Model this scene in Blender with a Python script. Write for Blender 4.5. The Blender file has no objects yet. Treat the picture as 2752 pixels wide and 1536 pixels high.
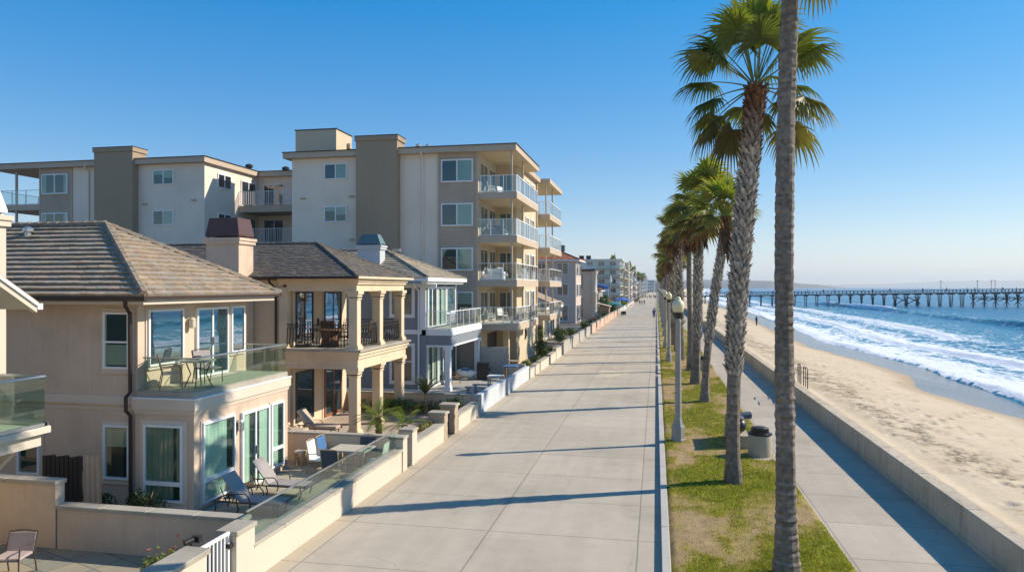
import bpy, math, random
import numpy as np
from mathutils import Vector, Matrix, noise as mnoise
R = random.Random(7)
PI = math.pi
scene = bpy.context.scene
COL = scene.collection
ORG = {}

# ------------------------------------------------------------------ mesh builder
class MB:
    def __init__(s):
        s.v = []; s.f = []; s.c = []; s.col = None
    def face(s, pts, col=None):
        n = len(s.v); s.v.extend([tuple(p) for p in pts]); s.f.append(tuple(range(n, n + len(pts)))); s.c.append(col or s.col)
    def add(s, vs, fs, col=None):
        n = len(s.v); s.v.extend([tuple(p) for p in vs])
        for f in fs: s.f.append(tuple(i + n for i in f)); s.c.append(col or s.col)
    def box(s, x0, x1, y0, y1, z0, z1, col=None):
        if x0 > x1: x0, x1 = x1, x0
        if y0 > y1: y0, y1 = y1, y0
        if z0 > z1: z0, z1 = z1, z0
        s.add([(x0,y0,z0),(x1,y0,z0),(x1,y1,z0),(x0,y1,z0),(x0,y0,z1),(x1,y0,z1),(x1,y1,z1),(x0,y1,z1)],
              [(0,3,2,1),(4,5,6,7),(0,1,5,4),(1,2,6,5),(2,3,7,6),(3,0,4,7)], col)
        return s
    def bbox(s, x0, x1, y0, y1, z0, z1, b=.012, col=None):
        # box with chamfered vertical and top edges
        if x0 > x1: x0, x1 = x1, x0
        if y0 > y1: y0, y1 = y1, y0
        def ring(i, z):
            return [(x0+b+i,y0+i,z),(x1-b-i,y0+i,z),(x1-i,y0+b+i,z),(x1-i,y1-b-i,z),(x1-b-i,y1-i,z),(x0+b+i,y1-i,z),(x0+i,y1-b-i,z),(x0+i,y0+b+i,z)]
        vs = ring(0,z0)+ring(0,z1-b)+ring(b*.7,z1)
        fs = [tuple(range(7,-1,-1)), tuple(range(16,24))]
        for k in (0,8):
            for i in range(8):
                j = (i+1)%8; fs.append((k+i,k+j,k+8+j,k+8+i))
        s.add(vs, fs, col); return s
    def prism(s, poly, z0, z1, col=None):
        n = len(poly)
        s.add([(x,y,z0) for x,y in poly]+[(x,y,z1) for x,y in poly],
              [tuple(range(n-1,-1,-1)), tuple(range(n,2*n))]+[(i,(i+1)%n,n+(i+1)%n,n+i) for i in range(n)], col); return s
    def tube(s, pts, r, n=6, col=None, cap=True):
        pts = [Vector(p) for p in pts]; m = len(pts)
        rs = r if isinstance(r,(list,tuple)) else [r]*m
        vs = []; fs = []; pu = None
        for i,p in enumerate(pts):
            t = (pts[min(i+1,m-1)]-pts[max(i-1,0)])
            if t.length < 1e-9: t = Vector((0,0,1))
            t.normalize()
            u = pu if pu is not None else (Vector((1,0,0)) if abs(t.x) < .9 else Vector((0,1,0)))
            u = (u - t*u.dot(t))
            if u.length < 1e-6: u = t.orthogonal()
            u.normalize(); pu = u; w = t.cross(u)
            for k in range(n):
                a = 2*PI*(k+.5)/n; vs.append(p+(u*math.cos(a)+w*math.sin(a))*rs[i])
        for i in range(m-1):
            for k in range(n):
                j = (k+1)%n; fs.append((i*n+k,i*n+j,(i+1)*n+j,(i+1)*n+k))
        if cap: fs += [tuple(range(n-1,-1,-1)), tuple((m-1)*n+k for k in range(n))]
        s.add(vs, fs, col); return s
    def bar(s, a, b, w, h=None, col=None):
        # rectangular bar from a to b
        h = h or w; a = Vector(a); b = Vector(b); t = (b-a).normalized()
        u = Vector((0,0,1)).cross(t)
        if u.length < 1e-4: u = Vector((1,0,0))
        u.normalize(); n = t.cross(u)
        vs = [p+u*sx*w/2+n*sy*h/2 for p in (a,b) for sx,sy in ((-1,-1),(1,-1),(1,1),(-1,1))]
        s.add(vs, [(3,2,1,0),(4,5,6,7),(0,1,5,4),(1,2,6,5),(2,3,7,6),(3,0,4,7)], col); return s
    def lathe(s, prof, c=(0,0,0), n=16, col=None, sq=False):
        vs = []; fs = []
        for r,z in prof:
            for k in range(n):
                a = 2*PI*(k+.5)/n
                vs.append((c[0]+r*math.cos(a), c[1]+r*math.sin(a), c[2]+z))
        for i in range(len(prof)-1):
            for k in range(n):
                j = (k+1)%n; fs.append((i*n+k,i*n+j,(i+1)*n+j,(i+1)*n+k))
        fs += [tuple(range(n-1,-1,-1)), tuple((len(prof)-1)*n+k for k in range(n))]
        s.add(vs, fs, col); return s
    def sph(s, c, r, n=10, m=6, col=None):
        if not isinstance(r,(tuple,list)): r = (r,r,r)
        vs = []; fs = []
        for i in range(m+1):
            p = PI*(i/m-.5); p = max(-1.5,min(1.5,p))
            for k in range(n):
                a = 2*PI*k/n; vs.append((c[0]+r[0]*math.cos(p)*math.cos(a), c[1]+r[1]*math.cos(p)*math.sin(a), c[2]+r[2]*math.sin(p)))
        for i in range(m):
            for k in range(n):
                j = (k+1)%n; fs.append((i*n+k,i*n+j,(i+1)*n+j,(i+1)*n+k))
        fs += [tuple(range(n-1,-1,-1)), tuple(m*n+k for k in range(n))]
        s.add(vs, fs, col); return s
    def mesh(s, name, off=(0,0,0), smooth=False):
        me = bpy.data.meshes.new(name)
        me.from_pydata([(a-off[0],b-off[1],c-off[2]) for a,b,c in s.v], [], s.f)
        if any(c is not None for c in s.c):
            at = me.color_attributes.new('Col','FLOAT_COLOR','CORNER')
            arr = np.ones((len(me.loops),4), dtype=np.float32); i = 0
            for f,c in zip(s.f, s.c):
                if c is not None: arr[i:i+len(f),:3] = c
                i += len(f)
            at.data.foreach_set('color', arr.ravel())
        if smooth: me.polygons.foreach_set('use_smooth', [True]*len(me.polygons))
        me.update(); return me
    def build(s, name, mat, parent=None, smooth=False, angle=None):
        if parent is not None: off = ORG[parent.name]; loc = (0,0,0)
        else:
            xs = [p[0] for p in s.v]; ys = [p[1] for p in s.v]; zs = [p[2] for p in s.v]
            off = loc = ((min(xs)+max(xs))/2,(min(ys)+max(ys))/2,min(zs))
        me = s.mesh(name, off, smooth)
        if angle is not None:
            me.polygons.foreach_set('use_smooth', [True]*len(me.polygons)); me.set_sharp_from_angle(angle=math.radians(angle))
        me.materials.append(mat)
        o = bpy.data.objects.new(name, me); COL.objects.link(o); o.location = loc
        if parent is not None: o.parent = parent
        ORG[o.name] = off
        return o

def thing(name, label, cat, loc=(0,0,0), group=None):
    o = bpy.data.objects.new(name, None); COL.objects.link(o)
    o.location = loc; o.empty_display_size = .3
    o['label'] = label; o['category'] = cat
    if group: o['group'] = group
    o['kind'] = 'thing'
    ORG[o.name] = tuple(loc); return o
def tag(o, label, cat, group=None, kind=None):
    o['label'] = label; o['category'] = cat
    if group: o['group'] = group
    if kind: o['kind'] = kind
    return o
def struct(o, label=None):
    o['kind'] = 'structure'
    if label: o['label'] = label
    return o
KIDS = {}
def dup(root, loc=None, rz=None, label=None, group=None, sc=None):
    r = root.copy(); COL.objects.link(r)
    if loc is not None: r.location = loc
    if rz is not None: r.rotation_euler = (0,0,rz)
    if sc is not None: r.scale = sc if isinstance(sc,(tuple,list)) else (sc,sc,sc)
    if label: r['label'] = label
    if group: r['group'] = group
    if root.name not in KIDS: KIDS[root.name] = [(c, list(c.children)) for c in root.children]
    for c, gs in KIDS[root.name]:
        c2 = c.copy(); COL.objects.link(c2); c2.parent = r
        for g in gs:
            g2 = g.copy(); COL.objects.link(g2); g2.parent = c2
    return r
def place(root, loc, rz=0, label=None, sc=None):
    root.location = loc; root.rotation_euler = (0,0,rz)
    if label: root['label'] = label
    if sc is not None: root.scale = (sc,sc,sc)
    return root

# ------------------------------------------------------------------ materials
class NT:
    def __init__(s, name):
        s.m = bpy.data.materials.new(name); s.m.use_nodes = True; s.t = s.m.node_tree; s.t.nodes.clear()
        s.out = s.n('ShaderNodeOutputMaterial')
    def n(s, typ, **kw):
        nd = s.t.nodes.new(typ)
        for k,v in kw.items(): setattr(nd, k, v)
        return nd
    def l(s, a, b): s.t.links.new(a, b)
    def val(s, sock, v):
        if hasattr(v, 'is_linked') or isinstance(v, bpy.types.NodeSocket): s.l(v, sock)
        else: sock.default_value = v
    def math(s, op, a, b=None, clamp=False):
        m = s.n('ShaderNodeMath', operation=op); m.use_clamp = clamp
        s.val(m.inputs[0], a)
        if b is not None: s.val(m.inputs[1], b)
        return m.outputs[0]
    def mix(s, f, a, b, blend='MIX'):
        m = s.n('ShaderNodeMix', data_type='RGBA', blend_type=blend)
        s.val(m.inputs[0], f)
        for sk, v in ((m.inputs[6],a),(m.inputs[7],b)):
            s.val(sk, (*v,1) if isinstance(v,tuple) and len(v)==3 else v)
        return m.outputs[2]
    def ramp(s, f, stops, interp='LINEAR'):
        r = s.n('ShaderNodeValToRGB'); r.color_ramp.interpolation = interp
        e = r.color_ramp.elements
        while len(e) < len(stops): e.new(.5)
        for el,(p,c) in zip(e, stops):
            el.position = p; el.color = (*c,1) if isinstance(c,tuple) else (c,c,c,1)
        s.l(f, r.inputs[0]); return r.outputs[0]
    def coord(s, which='Object'):
        return s.n('ShaderNodeTexCoord').outputs[which]
    def pos(s): return s.n('ShaderNodeNewGeometry').outputs['Position']
    def mapv(s, v, sc=(1,1,1), rot=(0,0,0)):
        m = s.n('ShaderNodeMapping'); m.inputs['Scale'].default_value = sc; m.inputs['Rotation'].default_value = rot
        s.l(v, m.inputs[0]); return m.outputs[0]
    def noise(s, v, scale, det=4, rough=.55, dist=0):
        t = s.n('ShaderNodeTexNoise'); t.inputs['Scale'].default_value = scale; t.inputs['Detail'].default_value = det
        t.inputs['Roughness'].default_value = rough; t.inputs['Distortion'].default_value = dist
        s.l(v, t.inputs['Vector']); return t.outputs['Fac']
    def bump(s, h, strength=.3, dist=.02, normal=None):
        b = s.n('ShaderNodeBump'); b.inputs['Strength'].default_value = strength; b.inputs['Distance'].default_value = dist
        s.l(h, b.inputs['Height'])
        if normal is not None: s.l(normal, b.inputs['Normal'])
        return b.outputs[0]
    def bsdf(s, col, rough=.7, spec=.3, metal=0, normal=None, **kw):
        b = s.n('ShaderNodeBsdfPrincipled')
        s.val(b.inputs['Base Color'], (*col,1) if isinstance(col,tuple) and len(col)==3 else col)
        s.val(b.inputs['Roughness'], rough); s.val(b.inputs['Specular IOR Level'], spec); s.val(b.inputs['Metallic'], metal)
        if normal is not None: s.l(normal, b.inputs['Normal'])
        for k,v in kw.items(): s.val(b.inputs[k], v)
        return b
    def done(s, sh):
        s.l(sh.outputs[0] if hasattr(sh,'outputs') else sh, s.out.inputs[0]); return s.m

def stain_mat(name, base, var=.12, rough=.85, bump=.25, bscale=60, streak=.10, tint=None, spec=.2, scale=1.0):
    """plaster / painted / concrete surface: blotches, streaks running down, fine grain"""
    t = NT(name); v = t.coord()
    a = t.noise(v, .55*scale, 5, .6); b = t.noise(v, 4*scale, 4)
    st = t.noise(t.mapv(v, (5*scale,5*scale,.35*scale)), 1.6, 3)
    f = t.ramp(a, [(.28,1-var*1.5),(.5,1.0),(.75,1+var*.5)])
    c = t.mix(1.0, base, f, 'MULTIPLY')
    c = t.mix(t.math('MULTIPLY', t.ramp(b, [(.45,0.),(.75,1.)]), var), c, tuple(x*.72 for x in base))
    c = t.mix(t.math('MULTIPLY', t.ramp(st, [(.52,0.),(.8,1.)]), streak*2.2), c, tint or tuple(x*.55 for x in base))
    fine = t.noise(v, bscale, 3, .6)
    return t.done(t.bsdf(c, rough, spec, normal=t.bump(fine, bump, .008)))

def col_mat(name, rough=.7, var=.15, bump=.2, bscale=40, spec=.25, trans=0., metal=0):
    """colour from the 'Col' attribute with small noise"""
    t = NT(name); a = t.n('ShaderNodeAttribute', attribute_name='Col').outputs['Color']
    n = t.noise(t.coord(), 9, 4)
    c = t.mix(1.0, a, t.ramp(n, [(.3,1-var),(.7,1+var)]), 'MULTIPLY')
    b = t.bsdf(c, rough, spec, metal, normal=t.bump(t.noise(t.coord(), bscale, 3), bump, .006))
    if trans:
        tr = t.n('ShaderNodeBsdfTranslucent'); t.l(t.mix(1.0, c, (1.25,1.35,.55), 'MULTIPLY'), tr.inputs[0])
        mx = t.n('ShaderNodeMixShader'); mx.inputs[0].default_value = trans
        t.l(b.outputs[0], mx.inputs[1]); t.l(tr.outputs[0], mx.inputs[2]); return t.done(mx)
    return t.done(b)

def plain(name, col, rough=.5, metal=0, spec=.4, var=.08):
    t = NT(name); n = t.noise(t.coord(), 3.3, 4)
    c = t.mix(1.0, col, t.ramp(n, [(.3,1-var),(.7,1+var*.6)]), 'MULTIPLY')
    return t.done(t.bsdf(c, rough, spec, metal))

def siding_mat(name, base, step=.2):
    t = NT(name); v = t.coord(); sp = t.n('ShaderNodeSeparateXYZ'); t.l(v, sp.inputs[0])
    fr = t.math('FRACT', t.math('DIVIDE', sp.outputs[2], step))
    line = t.ramp(fr, [(0.,.0),(.08,1.),(.93,.96),(1.,.35)])
    n = t.noise(v, .7, 5)
    c = t.mix(1.0, base, t.ramp(n, [(.3,.86),(.7,1.06)]), 'MULTIPLY')
    c = t.mix(1.0, c, t.ramp(fr, [(0.,.62),(.07,1.),(1.,1.)]), 'MULTIPLY')
    return t.done(t.bsdf(c, .7, .25, normal=t.bump(fr, .5, .02)))

def glass_thin(name, tint, gloss=.5, rough=.02):
    t = NT(name); tr = t.n('ShaderNodeBsdfTransparent'); tr.inputs[0].default_value = (*tint,1)
    g = t.n('ShaderNodeBsdfGlossy'); g.inputs['Roughness'].default_value = rough
    lw = t.n('ShaderNodeFresnel'); lw.inputs['IOR'].default_value = 1.5
    f = t.math('ADD', t.math('MULTIPLY', lw.outputs[0], 1.5), gloss*.12, True)
    f = t.math('MULTIPLY', f, t.math('SUBTRACT', 1., t.n('ShaderNodeNewGeometry').outputs['Backfacing']))
    mx = t.n('ShaderNodeMixShader'); t.l(f, mx.inputs[0]); t.l(tr.outputs[0], mx.inputs[1]); t.l(g.outputs[0], mx.inputs[2])
    return t.done(mx)

def pane_mat(name, dark, light, gloss=.25, rough=.015):
    """window pane with the dim room behind it: reflection over a dark interior, some panes with pale blinds"""
    t = NT(name); oi = t.n('ShaderNodeObjectInfo').outputs['Random']; v = t.coord()
    n = t.noise(v, 1.1, 3)
    k = t.math('MULTIPLY', t.ramp(oi, [(.0,0.),(.45,.1),(.7,.75),(1.,1.)]), t.ramp(n, [(.35,.35),(.6,1.)]))
    c = t.mix(k, dark, light)
    warp = t.bump(t.noise(v, .9, 2), .04, .05)
    b = t.bsdf(c, .6, .1)
    g = t.n('ShaderNodeBsdfGlossy'); g.inputs['Roughness'].default_value = rough; t.l(warp, g.inputs['Normal'])
    lw = t.n('ShaderNodeFresnel'); lw.inputs['IOR'].default_value = 1.55
    f = t.math('ADD', t.math('MULTIPLY', lw.outputs[0], 1.6), gloss, True)
    mx = t.n('ShaderNodeMixShader'); t.l(f, mx.inputs[0]); t.l(b.outputs[0], mx.inputs[1]); t.l(g.outputs[0], mx.inputs[2])
    return t.done(mx)

M = {}
M['stucco'] = stain_mat('stucco_beige', (.63,.485,.365), .17, .9, .45, 60, .13)
M['stucco_sand'] = stain_mat('stucco_sand', (.71,.56,.385), .13, .9, .4, 60, .08)
M['stucco_trim'] = stain_mat('stucco_trim', (.66,.56,.45), .06, .85, .15, 70, .03)
M['cream'] = stain_mat('cream_paint', (.60,.525,.42), .05, .7, .1, 50, .03)
M['white'] = stain_mat('white_paint', (.80,.80,.79), .04, .55, .05, 40, .03)
M['whitewall'] = stain_mat('white_wall_paint', (.52,.54,.56), .1, .8, .2, 60, .06)
M['apt_wall'] = stain_mat('apartment_render', (.80,.68,.55), .09, .9, .2, 40, .05, scale=.5)
M['tan_sunwarm'] = stain_mat('tan_and_sunwarm_front', (.60,.49,.34), .06, .9, .2, 40, .04, scale=.5)  # own tan elsewhere; on the apartment front sunlit warmth painted into the colour
M['apt_taupe'] = stain_mat('apartment_taupe', (.36,.275,.19), .1, .9, .2, 40, .09, scale=.5)
M['apt_sid'] = siding_mat('apartment_siding', (.46,.36,.275), .26)
M['apt_trim'] = stain_mat('apartment_trim', (.50,.40,.30), .06, .8, .1, 40, .05)
M['grey_sid'] = siding_mat('grey_siding', (.24,.265,.295), .2)
M['mauve'] = stain_mat('mauve_stucco', (.56,.46,.40), .06, .9, .2, 40, .05)
M['tower_white'] = stain_mat('tower_white_paint', (.74,.72,.68), .06, .8, .1, 40, .05)
M['concrete'] = stain_mat('weathered_concrete', (.42,.385,.335), .16, .9, .4, 45, .16)
M['seawall'] = stain_mat('seawall_concrete', (.54,.455,.34), .2, .95, .6, 30, .32, (.20,.145,.085))
M['kerb'] = stain_mat('kerb_concrete', (.47,.44,.39), .14, .9, .4, 40, .08)
M['coping'] = stain_mat('stone_coping', (.40,.36,.29), .2, .85, .35, 30, .08)
M['peach'] = stain_mat('peach_wall', (.60,.40,.30), .1, .9, .3, 50, .06)
M['stonepier'] = stain_mat('tan_stone', (.44,.345,.25), .2, .9, .5, 25, .1)
M['brown'] = plain('brown_metal', (.045,.025,.02), .45)
M['darkmetal'] = plain('dark_metal', (.03,.028,.027), .45)
M['iron'] = plain('wrought_iron', (.022,.018,.016), .5)
M['steel'] = plain('brushed_steel', (.55,.55,.53), .35, .85)
M['bronze'] = plain('bronze_frame', (.07,.05,.038), .45)
M['copper'] = plain('verdigris_copper', (.10,.175,.19), .6, .2)
M['maroon'] = plain('maroon_metal', (.085,.042,.04), .5)
M['glass_g'] = glass_thin('green_tinted_glass', (.85,.93,.88), .4)
M['glass_b'] = glass_thin('pale_blue_glass', (.92,.96,.97), .8)
M['glass_w'] = glass_thin('window_glass', (.86,.94,.90), .45)
M['pane'] = pane_mat('dark_window_pane', (.008,.014,.018), (.10,.13,.125), .05)
M['pane_t'] = pane_mat('teal_window_pane', (.006,.035,.05), (.10,.17,.16), .045)
M['pane_sea'] = pane_mat('sea_window_pane', (.01,.05,.07), (.02,.08,.09), .34)
M['pane_h2'] = pane_mat('porch_window_pane', (.008,.03,.05), (.008,.05,.08), .45)
M['interior'] = plain('dim_room', (.02,.04,.035), .9)
M['curtain'] = stain_mat('pale_curtain', (.66,.76,.68), .05, .9, .1, 20, .02)
M['blindc'] = stain_mat('cream_blind', (.46,.45,.36), .05, .9, .1, 20, .02)
M['aptblind'] = stain_mat('pale_apartment_blind', (.42,.46,.42), .15, .9, .1, 20, .05)
M['greyblind'] = stain_mat('grey_green_blind', (.30,.33,.27), .2, .9, .1, 20, .05)
M['soffit'] = stain_mat('soffit_paint', (.58,.48,.33), .05, .9, .1, 30, .02)
M['deck'] = stain_mat('balcony_deck', (.56,.52,.41), .1, .9, .2, 30, .03)
M['sling'] = plain('taupe_sling_fabric', (.34,.30,.28), .8)
M['cushion'] = plain('tan_cushion', (.50,.40,.30), .9)
M['bluefab'] = plain('blue_fabric', (.06,.16,.34), .8)
M['navyfab'] = plain('slate_fabric', (.07,.09,.12), .8)
M['teak'] = plain('weathered_teak', (.40,.29,.18), .75)
M['wicker'] = plain('brown_wicker', (.16,.085,.04), .8)
M['stone'] = plain('stone_table_top', (.50,.45,.35), .6)
M['wood_door'] = plain('red_brown_door', (.26,.10,.05), .5)
M['leaf'] = col_mat('leaf', .5, .2, .1, 20, .3, .28)
M['palm'] = col_mat('palm_leaf', .45, .15, .1, 20, .35, .30)
M['tile'] = col_mat('roof_tile', .85, .22, .35, 45, .2)
M['bark'] = col_mat('palm_bark', .95, .3, .7, 50, .1)
M['paint'] = col_mat('painted', .6, .08, .1, 30, .3)
t = NT('cream_globe'); M['globe'] = t.done(t.bsdf((.78,.68,.42), .35, .5, **{'Subsurface Weight': .3, 'Subsurface Radius': (.1,.08,.05)}))
M['lampconc'] = stain_mat('lamp_concrete', (.36,.345,.31), .12, .85, .5, 90, .1)
M['canconc'] = stain_mat('bin_concrete', (.42,.37,.28), .08, .9, .6, 120, .05)
M['black'] = plain('black_plastic', (.02,.02,.022), .4)
M['hazy_pierwood'] = stain_mat('hazy_pier_timber', (.028,.060,.068), .25, .9, .3, 20, .1)  # dark timber with teal-blue distance haze mixed into its colour
M['person'] = col_mat('clothed_person', .8, .1, .1, 20, .2)
# ------------------------------------------------------------------ camera, sky, sun
cam = bpy.data.cameras.new('camera'); co = bpy.data.objects.new('camera', cam); COL.objects.link(co)
co.location = (0,0,6.0); co.rotation_euler = (PI/2,0,math.radians(11.38))
cam.sensor_width = 36; cam.lens = 36*1923/2752; cam.shift_y = (771.5-768)/2752
cam.clip_start = .1; cam.clip_end = 60000; scene.camera = co
SUN_AZ = math.radians(23.5); SUN_EL = math.radians(33.4)
sdir = Vector((math.cos(SUN_EL)*math.cos(SUN_AZ), math.cos(SUN_EL)*math.sin(SUN_AZ), math.sin(SUN_EL)))
sl = bpy.data.lights.new('sun','SUN'); so = bpy.data.objects.new('sun', sl); COL.objects.link(so)
sl.energy = 4.7; sl.angle = math.radians(.5); sl.color = (1.0,.895,.745)
so.rotation_euler = sdir.to_track_quat('Z','Y').to_euler(); so.location = (40,20,60)
w = bpy.data.worlds.new('World'); scene.world = w; w.use_nodes = True
wt = w.node_tree; bg = wt.nodes['Background']
sky = wt.nodes.new('ShaderNodeTexSky'); sky.sky_type = 'NISHITA'; sky.sun_disc = False
sky.sun_elevation = SUN_EL; sky.sun_rotation = math.atan2(sdir.x, sdir.y)
sky.air_density = 1.0; sky.dust_density = .05; sky.ozone_density = 2.2; sky.altitude = 10
hs = wt.nodes.new('ShaderNodeHueSaturation'); hs.inputs['Saturation'].default_value = 1.52
tn = wt.nodes.new('ShaderNodeMix'); tn.data_type = 'RGBA'; tn.blend_type = 'MULTIPLY'; tn.inputs[0].default_value = 1; tn.inputs[7].default_value = (1.0,.96,1.02,1)
wt.links.new(sky.outputs[0], tn.inputs[6]); wt.links.new(tn.outputs[2], hs.inputs['Color']); sp_ = wt.nodes.new('ShaderNodeSeparateColor'); cb_ = wt.nodes.new('ShaderNodeCombineColor'); wt.links.new(hs.outputs[0], sp_.inputs[0])
for i_,(kk,gg) in enumerate(((.77,.77),(.80,.69),(.86,.50))):   # mild per-channel tone of the sky's own colour
    m0 = wt.nodes.new('ShaderNodeMath'); m0.operation = 'MULTIPLY'; m0.inputs[1].default_value = .15; wt.links.new(sp_.outputs[i_], m0.inputs[0])
    m1 = wt.nodes.new('ShaderNodeMath'); m1.operation = 'POWER'; m1.inputs[1].default_value = gg; wt.links.new(m0.outputs[0], m1.inputs[0])
    m2 = wt.nodes.new('ShaderNodeMath'); m2.operation = 'MULTIPLY'; m2.inputs[1].default_value = kk/.15; wt.links.new(m1.outputs[0], m2.inputs[0]); wt.links.new(m2.outputs[0], cb_.inputs[i_])
wt.links.new(cb_.outputs[0], bg.inputs[0]); bg.inputs[1].default_value = .112
scene.view_settings.view_transform = 'Standard'; scene.view_settings.look = 'None'
scene.view_settings.exposure = 0.48; scene.view_settings.gamma = 1.0
scene.cycles.max_bounces = 8; scene.cycles.transparent_max_bounces = 16; scene.cycles.use_denoising = True
scene.cycles.caustics_reflective = False; scene.cycles.caustics_refractive = False
try: scene.cycles.volume_bounces = 0
except Exception: pass

# ------------------------------------------------------------------ value noise in numpy
def vnoise(x, y, seed=0):
    xi = np.floor(x).astype(np.int64); yi = np.floor(y).astype(np.int64); fx = x-xi; fy = y-yi
    def h(a, b):
        n = (a*374761393 + b*668265263 + seed*974634777) & 0xffffffff
        n = ((n ^ (n >> 13))*1274126177) & 0xffffffff
        return ((n ^ (n >> 16)) & 0xffff)/65535.0
    u = fx*fx*(3-2*fx); v = fy*fy*(3-2*fy)
    return (h(xi,yi)*(1-u)+h(xi+1,yi)*u)*(1-v)+(h(xi,yi+1)*(1-u)+h(xi+1,yi+1)*u)*v
def fbm(x, y, seed=0, o=5, g=.55):
    s = 0; a = 1; t = 0
    for i in range(o):
        s = s+a*vnoise(x*2**i, y*2**i, seed+i*17); t += a; a *= g
    return s/t
def sstep(a, b, x):
    t = np.clip((x-a)/(b-a),0,1); return t*t*(3-2*t)
def grid_obj(name, X, Y, Z, mat, attrs=None, smooth=True):
    ny, nx = X.shape; n = nx*ny
    me = bpy.data.meshes.new(name); me.vertices.add(n)
    me.vertices.foreach_set('co', np.stack([X,Y,Z],-1).astype(np.float32).ravel())
    i = np.arange(n).reshape(ny,nx)
    q = np.stack([i[:-1,:-1],i[:-1,1:],i[1:,1:],i[1:,:-1]],-1).reshape(-1,4)
    me.loops.add(q.size); me.loops.foreach_set('vertex_index', q.ravel().astype(np.int32))
    me.polygons.add(len(q)); me.polygons.foreach_set('loop_start', np.arange(0,q.size,4,dtype=np.int32))
    me.update(calc_edges=True); me.validate()
    me.polygons.foreach_set('use_smooth', np.full(len(q), smooth))
    for k,a in (attrs or {}).items():
        if a.ndim == 3:
            at = me.attributes.new(k,'FLOAT_COLOR','POINT'); c = np.ones((n,4),np.float32); c[:,:3] = a.reshape(n,3); at.data.foreach_set('color', c.ravel())
        else:
            at = me.attributes.new(k,'FLOAT','POINT'); at.data.foreach_set('value', a.astype(np.float32).ravel())
    me.materials.append(mat); o = bpy.data.objects.new(name, me); COL.objects.link(o); return o

# ------------------------------------------------------------------ ground, promenade, path, kerb
def sheet(name, x0,x1,y0,y1,z, mat, par=None):
    mb = MB(); mb.face([(x0,y0,z),(x1,y0,z),(x1,y1,z),(x0,y1,z)]); return mb.build(name, mat, par)
t = NT('dry_ground'); v = t.pos(); n = t.noise(v,.08,5)
M['ground'] = t.done(t.bsdf(t.ramp(n,[(.3,(.16,.14,.11)),(.7,(.24,.21,.17))]), .95, .1))
struct(sheet('ground', -2500,7.1,-200,3000,-.03, M['ground']))

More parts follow.
